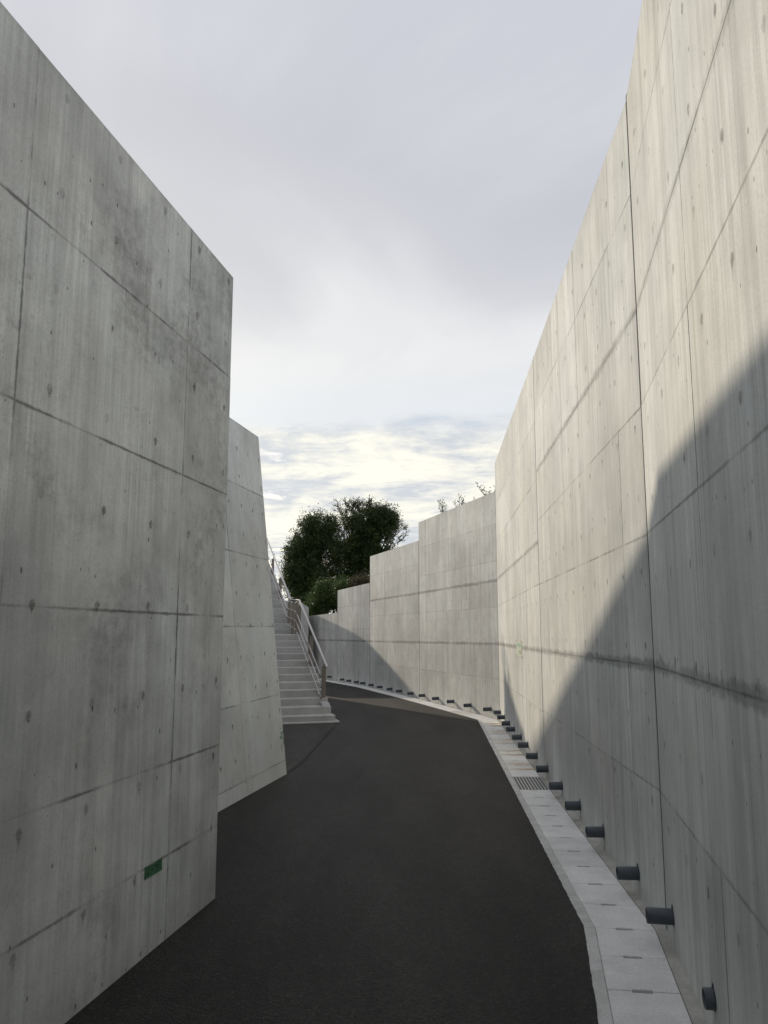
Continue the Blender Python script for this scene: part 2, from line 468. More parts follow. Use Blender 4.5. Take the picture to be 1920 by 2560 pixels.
# ------------------------------------------------------------------ cast wall sections
def wall(name, label, A, B, foot, top, hl, vl, mat, side=1, thick=0.5, batter=0.0, back_extra=0.0, plugs=None, zone=None, gap=(0.022, 0.022), uvoff=0.0, sg=0.0002, sv=0.0007):
    """A cast section from plan point A to B. side=+1: the seen face lies to the left of A->B.
    foot/top: (zA, zB). hl: [(zA, zB, is_pour_joint)], vl: distances of upright seams from A."""
    A = Vector((A[0], A[1])); B = Vector((B[0], B[1])); d = (B - A); L = d.length; d.normalize()
    n = Vector((-d.y, d.x)) * side
    zf = lambda s: foot[0] + (foot[1] - foot[0]) * s / L
    def pt(s, z, off=0.0):
        q = A + d * s + n * (off - batter * (z - zf(s)))
        return Vector((q.x, q.y, z))
    base = pt(L / 2, zf(L / 2), -0.2)
    root = empty(name, base, label, 'wall'); root['kind'] = 'thing'
    lz = lambda l, s: l[0] + (l[1] - l[0]) * s / L
    # core
    s0, s1 = gap[0], L - gap[1]
    CF = -0.009
    mb = MB(); tb = thick; fb = thick + back_extra
    ch = 0.018
    prof = lambda s: [pt(s, zf(s) - 0.4, CF), pt(s, lz(top, s) - ch - 0.001, CF), pt(s, lz(top, s), CF - ch), pt(s, lz(top, s), -tb), pt(s, zf(s) - 0.4, -fb)]
    a_ = prof(s0); b_ = prof(s1); m_ = len(a_)
    mb.add(a_ + b_, [tuple(range(m_)), tuple(range(2 * m_ - 1, m_ - 1, -1))] + [(i, i + m_, (i + 1) % m_ + m_, (i + 1) % m_) for i in range(m_)])
    child('core', mb.mesh('core'), M['core'], root)
    # panels
    lines = [(foot[0] - 0.03, foot[1] - 0.03, False)] + sorted(hl, key=lambda q: q[0]) + [(top[0] - 0.004, top[1] - 0.004, False)]
    pours = [l for l in hl if l[2]]
    vsx = [s0] + sorted(vl) + [s1]
    for i in range(len(lines) - 1):
        lo, hi = lines[i], lines[i + 1]
        for j in range(len(vsx) - 1):
            sa, sb = vsx[j], vsx[j + 1]
            ga = 0.0 if j == 0 else sv; gb = 0.0 if j == len(vsx) - 2 else sv
            gl = 0.0 if i == 0 else (0.0005 if lo[2] else sg); gh = 0.0 if i == len(lines) - 2 else (0.0005 if hi[2] else sg)
            sa += ga; sb -= gb
            off = random.uniform(-0.0012, 0.0012); c_ = 0.0007
            topcut = 0.014 if i == len(lines) - 2 else c_
            cor = [(sa, lz(lo, sa) + gl), (sb, lz(lo, sb) + gl), (sb, lz(hi, sb) - gh), (sa, lz(hi, sa) - gh)]
            ins = [(sa + c_, lz(lo, sa) + gl + c_), (sb - c_, lz(lo, sb) + gl + c_), (sb - c_, lz(hi, sb) - gh - topcut), (sa + c_, lz(hi, sa) - gh - topcut)]
            vv = [pt(s, z, off) for s, z in ins] + [pt(s, z, off - c_) for s, z in cor] + [pt(s, z, CF - 0.004) for s, z in cor]
            ff = [(0, 1, 2, 3)] + [(4 + k, 4 + (k + 1) % 4, (k + 1) % 4, k) for k in range(4)] + [(8 + k, 8 + (k + 1) % 4, 4 + (k + 1) % 4, 4 + k) for k in range(4)]
            if side > 0:
                ff = [f_[::-1] for f_ in ff]
            me = mesh('panel', vv, ff)
            sz = ins + cor + cor
            u0 = me.uv_layers.new(name='wall'); u1 = me.uv_layers.new(name='e0'); u2 = me.uv_layers.new(name='e1'); u3 = me.uv_layers.new(name='cj'); u4 = me.uv_layers.new(name='js')
            pid = random.random() if not (mat is M['left'] and j == len(vsx) - 2) else random.random() * 0.25
            zm = (lz(lo, (sa + sb) / 2) + lz(hi, (sa + sb) / 2)) / 2
            near = min(pours, key=lambda l: abs(lz(l, (sa + sb) / 2) - zm)) if pours else None
            for lp in me.loops:
                s, z = sz[lp.vertex_index]; k = lp.index
                u0.data[k].uv = (s + uvoff, z)
                u1.data[k].uv = (s - sa if j else 1.0, z - lz(lo, s) if i else 1.0)
                u2.data[k].uv = (sb - s if j < len(vsx) - 2 else 1.0, lz(hi, s) - z if i < len(lines) - 2 else 1.0)
                u3.data[k].uv = (z - lz(near, s) if near else 9.0, pid); u4.data[k].uv = (float(near[2]) if near else 0.0, z - lz(top, s))
            child('panel', me, mat, root)
    # tie-hole plugs
    if plugs:
        sx, ph, rows, slope = plugs
        nz = Vector((n.x, n.y, batter)).normalized(); ux = Vector((d.x, d.y, 0)) * (1 if side < 0 else -1); uy = nz.cross(ux)
        if side > 0:
            ux = Vector((-d.x, -d.y, 0)) * -1
        ux = Vector((0, 0, 1)).cross(nz).normalized(); uy = nz.cross(ux)
        for zr in rows:
            s = ph
            while s < L - 0.05:
                if s > 0.08 and (zone is None or zone[0] < s < zone[1]):
                    sj = s + random.uniform(-0.018, 0.018); zj = zr + slope * s + random.uniform(-0.012, 0.012)
                    if zf(s) + 0.15 < zj < lz(top, s) - 0.05 and random.random() < 0.93:
                        p = pt(sj, zj, 0.0016) - base
                        o = link('tie_hole_plug', random.choice(PLUGS), None, root)
                        o.matrix_local = Matrix(((ux.x, uy.x, nz.x, p.x), (ux.y, uy.y, nz.y, p.y), (ux.z, uy.z, nz.z, p.z), (0, 0, 0, 1)))
                s += sx
    return root, pt


def filler(root, P, d, n, z0, z1, hw=0.008, proud=-0.004, cap=0.0):
    mb = MB(); c_ = Vector((P[0], P[1], 0)) + Vector((n[0], n[1], 0)) * (proud - 0.04)
    mb.box((c_.x, c_.y, (z0 + z1 + cap) / 2), (d[0], d[1], 0), (n[0], n[1], 0), (0, 0, 1), hw, 0.04, (z1 + cap - z0) / 2)
    child('joint_filler', mb.mesh('joint_filler'), M['dark'], root)


# plan points (metres; camera over the origin, +Y straight ahead)
J0 = (1.978, 5.737); J1 = (2.402, 11.937); K = (2.92, 19.90); J3 = (1.203, 26.62); J4 = (-0.607, 33.12); J5 = (-2.247, 37.40)
J6 = (J5[0] - 0.37 * 11.0, J5[1] + 0.929 * 11.0)
RB = (J0[0] - 0.2 * 14.0, J0[1] - 14.0)          # right wall runs on behind the camera
LB = (-1.324 - 0.183 * 14.4, 6.433 - 14.4)       # and so does the left one
LE = (-1.324, 6.440)


def dn(A, B, side):
    d = Vector((B[0] - A[0], B[1] - A[1])).normalized(); return d, Vector((-d.y, d.x)) * side


rowsR = [0.17 + 0.565 * i for i in range(1, 12)]
# right side -------------------------------------------------------------
LR0 = math.dist(RB, J0)
r0, _ = wall('retaining_wall', 'tall concrete wall mostly in the big slanting shadow, short pipe stub at foot', RB, J0, (gz(RB[1]), gz(J0[1])), (6.28, 6.27),
             [(0.99, 0.83, False), (1.83, 1.71, True), (2.78, 2.69, False), (3.74, 3.68, False), (4.50, 4.46, 0.45), (5.46, 5.44, False)],
             [LR0 - 1.90 - 1.92 * i for i in range(7)], M['right'], side=1, plugs=(0.62, 0.3, rowsR, -0.006), zone=(LR0 - 6.0, LR0), uvoff=0.0)
d_, n_ = dn(RB, J0, 1)
r1, _ = wall('retaining_wall', 'tall sunlit concrete wall between two dark upright joints, behind the steel gutter grate', J0, J1, (gz(J0[1]), gz(J1[1])), (6.255, 6.245),
             [(0.83, 0.72, False), (1.71, 1.603, True), (2.68, 2.615, False), (3.67, 3.60, False), (4.45, 4.386, 0.75), (5.43, 5.38, False)],
             [0.77, 2.56, 4.55], M['right'], side=1, plugs=(0.60, 0.22, rowsR, -0.014), uvoff=20.0)
d_, n_ = dn(J0, J1, 1)
filler(r1, J0, d_, n_, gz(J0[1]) - 0.1, 6.25, 0.024, -0.004, 0.05)
r2, _ = wall('retaining_wall', 'tall sunlit concrete wall carrying the pale green paper notice', J1, K, (gz(J1[1]), gz(K[1])), (6.243, 6.20),
             [(0.70, 0.612, False), (1.603, 1.502, True), (2.62, 2.46, False), (3.277, 3.145, 0.75), (4.26, 4.14, False), (5.22, 5.12, False)],
             [1.72, 3.55, 5.45], M['right'], side=1, plugs=(0.60, 0.35, [q - 0.08 for q in rowsR], -0.014), uvoff=40.0)
d_, n_ = dn(J1, K, 1)
filler(r2, J1, d_, n_, gz(J1[1]) - 0.1, 6.24, 0.023, -0.006, 0.03)
# far side, stepping down -------------------------------------------------
rowsF = [0.5 + 0.56 * i for i in range(0, 11)]
r3, pt3 = wall('retaining_wall', 'pale concrete wall with wild weeds growing along its top', K, J3, (gz(K[1]), gz(J3[1])), (5.455, 5.505),
             [(0.612, 0.485, False), (1.50, 1.374, True), (2.437, 2.372, False), (3.12, 3.05, True), (3.626, 3.612, False), (4.60, 4.59, False)],
             [2.02, 4.05, 6.10], M['far'], side=1, plugs=(0.66, 0.3, rowsF, -0.012), uvoff=60.0, gap=(0.012, 0.016))
r4, _ = wall('retaining_wall', 'pale concrete wall one step lower than the weed-topped wall', J3, J4, (gz(J3[1]), gz(J4[1])), (4.87, 4.875),
             [(0.485, 0.36, False), (1.373, 1.266, True), (2.375, 2.31, False), (3.048, 2.97, True), (4.046, 4.004, False)],
             [1.87, 3.92, 5.6], M['far'], side=1, plugs=(0.66, 0.2, rowsF, -0.012), uvoff=75.0)
d_, n_ = dn(J3, J4, 1)
filler(r4, J3, d_, n_, gz(J3[1]) - 0.1, 4.86, 0.023, -0.008)
r5, _ = wall('retaining_wall', 'concrete wall two steps lower than the weed-topped wall, cut by a diagonal shadow', J4, J5, (gz(J4[1]), gz(J5[1])), (3.74, 3.60),
             [(1.265, 1.207, True), (1.788, 1.733, False), (2.838, 2.768, False)],
             [0.95, 2.88], M['far'], side=1, plugs=(0.66, 0.3, rowsF, -0.012), uvoff=90.0)
d_, n_ = dn(J4, J5, 1)
filler(r5, J4, d_, n_, gz(J4[1]) - 0.1, 3.73, 0.023, -0.008)
r6, _ = wall('retaining_wall', 'lowest concrete wall with a green bush showing over its top', J5, J6, (gz(J5[1]), gz(J6[1])), (2.52, 2.28),
             [(1.207, 1.05, True), (1.73, 1.6, False)], [1.9, 3.8, 5.7, 7.6, 9.5], M['far'], side=1, plugs=(0.66, 0.3, rowsF, -0.012), uvoff=105.0)
d_, n_ = dn(J5, J6, 1)
filler(r6, J5, d_, n_, gz(J5[1]) - 0.1, 2.51, 0.023, -0.008)

# left side ---------------------------------------------------------------
LL = math.dist(LB, LE); sA = LL - math.dist((-1.482, 5.570), LE)
l1, _ = wall('retaining_wall', 'tall stained grey concrete wall with a small green tape patch near its foot', LB, LE, (gz(LB[1]), gz(LE[1])), (5.06, 5.04), sg=0.0004, sv=0.0006, hl=[(0.70, 0.43, False), (1.25, 1.05, False), (2.24, 2.075, False), (3.20, 3.095, False), (4.19, 4.12, False)],
             vl=[sA - 1.915 * i for i in range(7)], mat=M['left'], side=-1, thick=1.2,
             plugs=(0.60, (LL - 0.14) % 0.60, [0.43 + 0.565 * i for i in range(9)], -0.0), zone=(LL - 5.0, LL), uvoff=0.0)
u2 = Vector((0.186, 0.983)).normalized()
L2B = (-1.941 - u2.x * 4.4, 9.492 - u2.y * 4.4); L2E = (-1.941 + u2.x * 2.588, 9.492 + u2.y * 2.588)
L2L = math.dist(L2B, L2E)
l2, pt2 = wall('retaining_wall', 'backward-leaning concrete wall standing beside the foot of the stairs', L2B, L2E, (gz(L2B[1]), gz(L2E[1])), (5.0, 5.0),
             [(0.99, 0.95, False), (2.0, 1.97, False), (3.02, 3.0, False), (4.02, 4.01, False), (0.06, -0.02, False)],
             [L2L - 1.66, L2L - 3.55, L2L - 5.4], M['left2'], side=-1, thick=1.1, batter=0.11, back_extra=0.0,
             plugs=(0.47, (L2L - 0.12) % 0.47, [0.28 + 0.43 * i for i in range(12)], 0.0), zone=(L2L - 3.6, L2L), uvoff=8.0)

# return of the leaning wall along the stairs (its top stays level)
g = Vector((-0.2702, 0.9628)); gn = Vector((0.9628, 0.2702))          # up the stairs / to the right of them
T2 = pt2(L2L - 0.02, 5.0, -0.02)
mb = MB()
ra = Vector((T2.x, T2.y)); rb = ra + g * 24.0
bot = -0.9
for_top = [ra, rb, rb - gn * 0.6, ra - gn * 0.6 + Vector((-0.3, 0))]
mb.add([(q.x, q.y, bot) for q in for_top] + [(q.x, q.y, 4.99) for q in for_top], [(0, 1, 2, 3), (4, 7, 6, 5), (0, 4, 5, 1), (1, 5, 6, 2), (2, 6, 7, 3), (3, 7, 4, 0)])
child('return_wall', mb.mesh('return_wall', bevel=0.012), M['core'], l2)

# low wall past the stairs: end face with a cut-off corner
mb = MB()
e3 = (-3.88, 40.0); v3 = Vector((-0.20, 0.98))
prof3 = [(0, -1.2), (0, 2.82), (-0.40, 3.08), (-1.6, 3.24), (-5.0, 3.3), (-5.0, -1.2)]
f0 = [Vector((e3[0] + q[0], e3[1] - 0.02 * q[0], q[1])) for q in prof3]
f1 = [p + Vector((v3.x, v3.y, 0)) * 5.5 for p in f0]
k = len(f0)
mb.add(f0 + f1, [tuple(range(k)), tuple(range(2 * k - 1, k - 1, -1))] + [(i, i + k, (i + 1) % k + k, (i + 1) % k) for i in range(k)])
l3 = empty('wing_wall', (e3[0] - 2.0, e3[1], gz(e3[1])), 'low concrete wing wall with a sloping top corner behind the stair handrail', 'wall'); l3['kind'] = 'thing'
child('core', mb.mesh('core', bevel=0.02), M['core'], l3)

# ------------------------------------------------------------------ ground, fills, road
def structure(name, me, mat):
    o = link(name, me, mat); o['kind'] = 'structure'; return o


structure('ground', mesh('ground', [(-3000, -3000, -1.9), (3000, -3000, -1.9), (3000, 3000, -1.9), (-3000, 3000, -1.9)], [(0, 1, 2, 3)]), M['grass'])

# raised ground behind the left walls
mb = MB()
poly = [(-60, -14), (LB[0] - 1.3, LB[1]), (-2.5, 5.9), (-3.0, 6.6), (L2E[0] - 1.7, L2E[1] - 0.5)]
q1 = ra - gn * 0.45 + g * 0.6; q2 = rb - gn * 0.45
poly += [(q1.x - 0.3, q1.y), (q2.x, q2.y), (q2.x - 3, q2.y + 0.5), (-60, 40)]
k = len(poly)
mb.add([(x, y, -1.95) for x, y in poly] + [(x, y, 4.88) for x, y in poly], [tuple(range(k))[::-1], tuple(range(k, 2 * k))] + [(i, (i + 1) % k, (i + 1) % k + k, i + k) for i in range(k)])
structure('embankment', mb.mesh('embankment'), M['grass'])

# hillside behind the right and far walls
def wall_top(Y):
    tops = [(20.0, 5.2), (26.6, 5.2), (33.1, 4.5), (35.2, 3.95), (37.4, 3.0), (40.5, 2.3), (47.5, 1.9), (70, 1.9)]
    for (a0, z0), (a1, z1) in zip(tops, tops[1:]):
        if Y <= a1:
            return z0 + (z1 - z0) * max(0, (Y - a0)) / (a1 - a0)
    return tops[-1][1]


line = [(RB[0], RB[1], 5.9), (J0[0], J0[1], 5.9), (J1[0], J1[1], 5.9), (K[0] - 0.15, K[1] - 1.6, 5.9), (K[0] + 0.02, K[1] + 0.3, 5.2)]
for (A, B, zt) in ((K, J3, 5.2), (J3, J4, 4.6), (J4, J5, 3.4), (J5, J6, 2.1)):
    nn = int(math.dist(A, B) / 0.9)
    for i in range(1, nn + 1):
        u = i / nn
        line.append((A[0] + (B[0] - A[0]) * u, A[1] + (B[1] - A[1]) * u, min(zt, wall_top(A[1] + (B[1] - A[1]) * u))))
tailn = 10
for i in range(1, tailn + 1):
    line.append((J6[0] - 0.37 * i * 3.2, J6[1] + 0.929 * i * 3.2, 2.1 - 0.12 * i))
offs = [0.30, 1.2, 2.2, 3.4, 5.0, 8.0, 13.0, 22.0, 45.0, 110.0]
vs_, fs = [], []
for i, (x, y, z) in enumerate(line):
    x0, y0, _ = line[max(i - 1, 0)]; x1, y1, _ = line[min(i + 1, len(line) - 1)]
    dd = Vector((x1 - x0, y1 - y0)).normalized(); nn = Vector((dd.y, -dd.x))
    if y > 20:
        nn = (nn + Vector((0.25, 0.15))).normalized()
    for j, of in enumerate(offs):
        zz = z
        if y > 20.2:
            tgt = wall_top(y) + 0.45
            zz = z + (tgt - z) * min(1, max(0, (of - 0.3) / 2.6)) + max(0, of - 3) * 0.035
            zz += (0.10 * math.sin(x * 2.1 + y) + 0.08 * math.sin(y * 1.3 - x)) * min(1, of / 3)
        vs_.append((x + nn.x * of, y + nn.y * of, zz))
m_ = len(offs)
for i in range(len(line) - 1):
    for j in range(m_ - 1):
        a_ = i * m_ + j
        fs.append((a_, a_ + 1, a_ + m_ + 1, a_ + m_))
hill = mesh('hillside', vs_, fs, smooth=True)
structure('hillside', hill, M['grass'])

# gutter line: wall side and road side, mitred
WL = [RB, J0, K, J3, J4, J5, J6]


def offset_line(pts, off):
    res = []
    for i, p in enumerate(pts):
        p = Vector(p)
        if i == 0 or i == len(pts) - 1:
            d, n = dn(pts[0], pts[1], 1) if i == 0 else dn(pts[-2], pts[-1], 1)
            res.append(p + n * off)
        else:
            _, n1 = dn(pts[i - 1], pts[i], 1); _, n2 = dn(pts[i], pts[i + 1], 1)
            bi = (n1 + n2).normalized(); res.append(p + bi * (off / bi.dot(n1)))
    return res


O_ROAD, O_SL, O_SR = 0.565, 0.490, 0.075
l_road = offset_line(WL, O_ROAD); l_sl = offset_line(WL, O_SL); l_sr = offset_line(WL, O_SR); l_w = offset_line(WL, -0.03)
# road sheet, right edge slightly ragged over the edge strip
right_edge = []
for a_, b_ in zip(l_road, l_road[1:]):
    nseg = max(2, int((b_ - a_).length / (0.045 if a_.y < 20 and b_.y > -9 else 0.3)))
    for i in range(nseg):
        p = a_.lerp(b_, i / nseg)
        j = random.uniform(-0.003, 0.004) if p.y > 2 else 0
        right_edge.append((p.x + j, p.y))
right_edge.append((l_road[-1].x, l_road[-1].y))
left = [(-9, y) for y in (-8.5, 48)]
vs_ = []; fs = []
for x, y in right_edge:
    vs_ += [(-7.0 if y < 36 else -12.0, y, gz(y) + 0.004), (x - 0.6, y, gz(y) + 0.004), (x - 0.05, y, gz(y) + 0.0045), (x, y, gz(y) + 0.002)]
for i in range(len(right_edge) - 1):
    for j in range(3):
        a_ = i * 4 + j; fs.append((a_, a_ + 1, a_ + 5, a_ + 4))
structure('road', mesh('road', vs_, fs), M['asphalt'])
# newer asphalt laid in front of the stairs
pp = [(-1.459, 12.06), (-1.35, 13.4), (-1.24, 16.2), (-1.12, 19.2), (-2.5, 18.95), (-4.2, 18.6), (-3.4, 14.0), (-2.2, 12.2)]
vs_ = [(x, y, gz(y) + 0.009) for x, y in pp]
patch = structure('road_patch', mesh('road_patch', vs_, [tuple(range(len(pp)))]), M['asphalt2'])
vs_, fs = [], []
for i in range(61):
    u = i / 60 * 3
    j = min(2, int(u)); f = u - j
    x = pp[j][0] + (pp[j + 1][0] - pp[j][0]) * f + random.uniform(-0.012, 0.012); y = pp[j][1] + (pp[j + 1][1] - pp[j][1]) * f
    hw = random.uniform(0.018, 0.045)
    vs_ += [(x - hw, y, gz(y) + 0.013), (x + hw, y, gz(y) + 0.0125)]
    if i:
        fs.append((2 * i - 2, 2 * i - 1, 2 * i + 1, 2 * i))
link('patch_seam', mesh('patch_seam', vs_, fs), M['asphalt3'], patch)

# gutter channel body
mb = MB()
tr = [(l_road, -0.004), (l_road, -0.06), (l_w, -0.06)]
for i in range(len(WL) - 1):
    a0, b0 = l_road[i], l_road[i + 1]; a1, b1 = l_w[i], l_w[i + 1]
    mb.add([(a0.x, a0.y, gz(a0.y) - 0.07), (b0.x, b0.y, gz(b0.y) - 0.07), (b1.x, b1.y, gz(b1.y) - 0.07), (a1.x, a1.y, gz(a1.y) - 0.07)], [(0, 1, 2, 3)])
gutter = structure('gutter', mb.mesh('gutter'), M['dark'])


def prism(poly, z_of, depth, lift=0.0, ch=0.006):
    """Closed slab from a plan polygon, with chamfered top edge."""
    c_ = sum((Vector(p) for p in poly), Vector((0, 0))) / len(poly); n_ = len(poly)
    top = []
    for p in poly:
        p = Vector(p); q = p + (c_ - p).normalized() * ch
        top.append((q.x, q.y, z_of(q.y) + lift))
    mid = [(p[0], p[1], z_of(p[1]) + lift - ch) for p in poly]
    bt = [(p[0], p[1], z_of(p[1]) - depth) for p in poly]
    f = [tuple(range(n_)), tuple(range(3 * n_ - 1, 2 * n_ - 1, -1))]
    for i in range(n_):
        j = (i + 1) % n_
        f += [(n_ + i, n_ + j, j, i), (2 * n_ + i, 2 * n_ + j, n_ + j, n_ + i)]
    return top + mid + bt, f


def gutter_part(name, poly, mat, lift=0.0, ch=0.006, depth=0.06):
    v_, f_ = prism(poly, gz, depth, lift, ch)
    me = mesh(name, v_, f_)
    bm = bmesh.new(); bm.from_mesh(me); bmesh.ops.recalc_face_normals(bm, faces=bm.faces); bm.to_mesh(me); bm.free()
    return link(name, me, mat, gutter)


GRATE = None
for i in range(len(WL) - 1):
    A0, B0 = l_sl[i], l_sl[i + 1]; A1, B1 = l_sr[i], l_sr[i + 1]
    Ls = ((A0 - B0).length + (A1 - B1).length) / 2
    N = round(Ls / 0.5)
    far_seg = i >= 2
    for k in range(N):
        u0, u1 = k / N, (k + 1) / N
        if i == 1 and k in (10, 11):
            if k == 10:
                GRATE = (A0.lerp(B0, 10 / N), A0.lerp(B0, 12 / N), A1.lerp(B1, 10 / N), A1.lerp(B1, 12 / N))
            continue
        if i == 2 and k in (3, 4):
            if k == 3:
                GRATE2 = (A0.lerp(B0, 3 / N), A0.lerp(B0, 5 / N), A1.lerp(B1, 3 / N), A1.lerp(B1, 5 / N))
            continue
        if i == 0 and A0.lerp(B0, u1).y < 1.5:
            continue
        e = 0.0035 / Ls
        p00 = A0.lerp(B0, u0 + e); p01 = A0.lerp(B0, u1 - e); p10 = A1.lerp(B1, u0 + e); p11 = A1.lerp(B1, u1 - e)
        ins = (p10 - p00).normalized() * 0.003
        p00 += ins; p01 += ins; p10 -= ins; p11 -= ins
        al = (p01 - p00).normalized()
        jl = random.uniform(-0.0015, 0.002)
        # hand slots: a shallow notch in the middle of both cross edges
        na, nb = 0.34, 0.63; nd = 0.017
        q0, q1 = p00.lerp(p10, na), p00.lerp(p10, nb); q2, q3 = p01.lerp(p11, nb), p01.lerp(p11, na)
        poly = [p00, q0, q0 + al * nd, q1 + al * nd, q1, p10, p11, q2, q2 - al * nd, q3 - al * nd, q3, p01]
        rust = i == 1 and k >= 13 and ((k * 7) % 3 != 0)
        o = gutter_part('cover_slab', poly, M['slab_rust'] if rust else M['slab'], jl, 0.004, 0.05)
        if rust:
            me = o.data; uvl = me.uv_layers.new(name='slab')
            ex = (p10 - p00); ey = (p01 - p00)
            for lp in me.loops:
                co = Vector(me.vertices[lp.vertex_index].co[:2]) - p00
                uvl.data[lp.index].uv = (co.dot(ex) / ex.length_squared, co.dot(ey) / ey.length_squared)
    # edge strips in lengths of about two metres
    M2 = max(1, round(Ls / 2.0))
    for (la, lb, nm, mt, lf) in ((l_road, l_sl, 'edge_strip', 'edge', -0.001), (l_sr, l_w, 'wall_strip', 'mortar', 0.004)):
        for k in range(M2):
            u0, u1 = k / M2 + 0.0015 / Ls, (k + 1) / M2 - 0.0015 / Ls
            a_, b_ = la[i].lerp(la[i + 1], u0), la[i].lerp(la[i + 1], u1); c_, d_ = lb[i].lerp(lb[i + 1], u1), lb[i].lerp(lb[i + 1], u0)
            if b_.y < 1.0:
                continue
            if nm == 'edge_strip':
                tw = Vector((a_ - d_)).normalized() * 0.02; a_ = a_ + tw; b_ = b_ + tw
            gutter_part(nm, [a_, b_, c_, d_], M[mt], lf, 0.003, 0.055)


def grate(Q, label, nb=9, nc=24):
    a0, b0, a1, b1 = Q
    c_ = (a0 + b0 + a1 + b1) / 4
    root = empty('drain_grate', (c_.x, c_.y, gz(c_.y) - 0.05), label, 'drain grate')
    mb = MB()
    al = ((b0 - a0) + (b1 - a1)).normalized(); ac = ((a1 - a0) + (b1 - b0)).normalized()
    hl = (b0 - a0).length / 2 - 0.004; hw = (a1 - a0).length / 2 - 0.006
    up = Vector((0, 0, 1)); A3 = Vector((al.x, al.y, GRADE * al.y)).normalized(); C3 = Vector((ac.x, ac.y, 0))
    c3 = Vector((c_.x, c_.y, gz(c_.y)))
    for s in (-1, 1):
        mb.box(c3 + C3 * (hw - 0.004) * s - up * 0.022, A3, C3, up, hl, 0.004, 0.022)
        mb.box(c3 + A3 * (hl - 0.004) * s - up * 0.022, A3, C3, up, 0.004, hw, 0.0215)
    child('frame', mb.mesh('frame'), M['galv'], root)
    for k in range(1, nb):
        mb = MB(); mb.box(c3 + C3 * (-hw + 2 * hw * k / nb) - up * 0.012, A3, C3, up, hl - 0.01, 0.0058, 0.0135)
        child('bearing_bar', mb.mesh('bearing_bar'), M['galv'], root)
    for k in range(nc * 2):
        mb = MB(); mb.box(c3 + A3 * (-hl + 2 * hl * (k + 0.5) / (nc * 2)) - up * 0.022, A3, C3, up, 0.0085, hw - 0.01, 0.014)
        child('cross_bar', mb.mesh('cross_bar'), M['grate_dark'], root)


grate(GRATE, 'steel drain grate with bright bars set among the gutter slabs')
grate(GRATE2, 'weathered drain grate in the far gutter round the corner, under the wall pipes')


# ------------------------------------------------------------------ drain pipes at the foot of the walls
def drip(d, n3, b0, zg, root):
    rr = random.Random(int(b0.y * 1000)); d3 = Vector((d.x, d.y, 0)); n0 = Vector((n3.x, n3.y, 0)).normalized()
    wds = (0.012, 0.008, 0.016); zs = (b0.z - 0.045, (b0.z - 0.045 + zg) / 2, zg + 0.006); vs_ = []
    for wd, zz in zip(wds, zs):
        q = Vector((b0.x, b0.y, zz)) + n0 * 0.003 + d3 * rr.uniform(-0.006, 0.006)
        vs_ += [q - d3 * wd, q + d3 * wd]
    me = mesh('drip_stain', vs_, [(0, 1, 3, 2), (2, 3, 5, 4)])
    uvl = me.uv_layers.new(name='plug')
    for lp in me.loops:
        uvl.data[lp.index].uv = ((1.0, 0.8, 0.95)[lp.vertex_index // 2], 0)
    child('drip_stain', me, M['plug'], root)


def make_pipe(A, B, s, z, length, label, group, short=False):
    d, n = dn(A, B, 1)
    p = Vector(A) + d * s
    n3 = Vector((n.x, n.y, -0.012)).normalized()
    b0 = Vector((p.x, p.y, z))
    root = empty('drain_pipe', b0, label, 'drain pipe', group)
    ro, ri, ns = 0.050, 0.044, 20
    x = n3.cross(Vector((0, 0, 1))).normalized(); y = n3.cross(x)
    v_, f_ = [], []
    prof = [(ro, -0.02), (ro, length - 0.004), (ro - 0.003, length), (ri + 0.002, length), (ri, length - 0.003), (ri, 0.02)]
    for r_, h in prof:
        for k in range(ns):
            a_ = 2 * math.pi * k / ns
            v_.append(b0 + n3 * h + (x * math.cos(a_) + y * math.sin(a_)) * r_)
    for i in range(len(prof) - 1):
        for k in range(ns):
            f_.append((i * ns + k, i * ns + (k + 1) % ns, (i + 1) * ns + (k + 1) % ns, (i + 1) * ns + k))
    f_.append(tuple(range(5 * ns, 6 * ns)))
    mb = MB(); mb.add(v_, f_)
    child('tube', mb.mesh('tube', smooth=True), M['pipe'], root)
    mb = MB(); v_ = []; f_ = []
    for r_, h in ((ro, 0.0005), (ro + 0.006, 0.0005), (ro + 0.006, 0.007), (ro, 0.009)):
        for k in range(ns):
            a_ = 2 * math.pi * k / ns
            v_.append(b0 + n3 * h + (x * math.cos(a_) + y * math.sin(a_)) * r_)
    for i in range(3):
        for k in range(ns):
            f_.append((i * ns + k, i * ns + (k + 1) % ns, (i + 1) * ns + (k + 1) % ns, (i + 1) * ns + k))
    mb.add(v_, f_)
    mb.box(b0 + n3 * 0.005 + Vector((0, 0, ro + 0.012)), (d.x, d.y, 0), n3, (0, 0, 1), 0.007, 0.003, 0.012)
    child('flange', mb.mesh('flange', smooth=True), M['pipe'], root)
    drip(d, n3, b0, gz(b0.y), root)


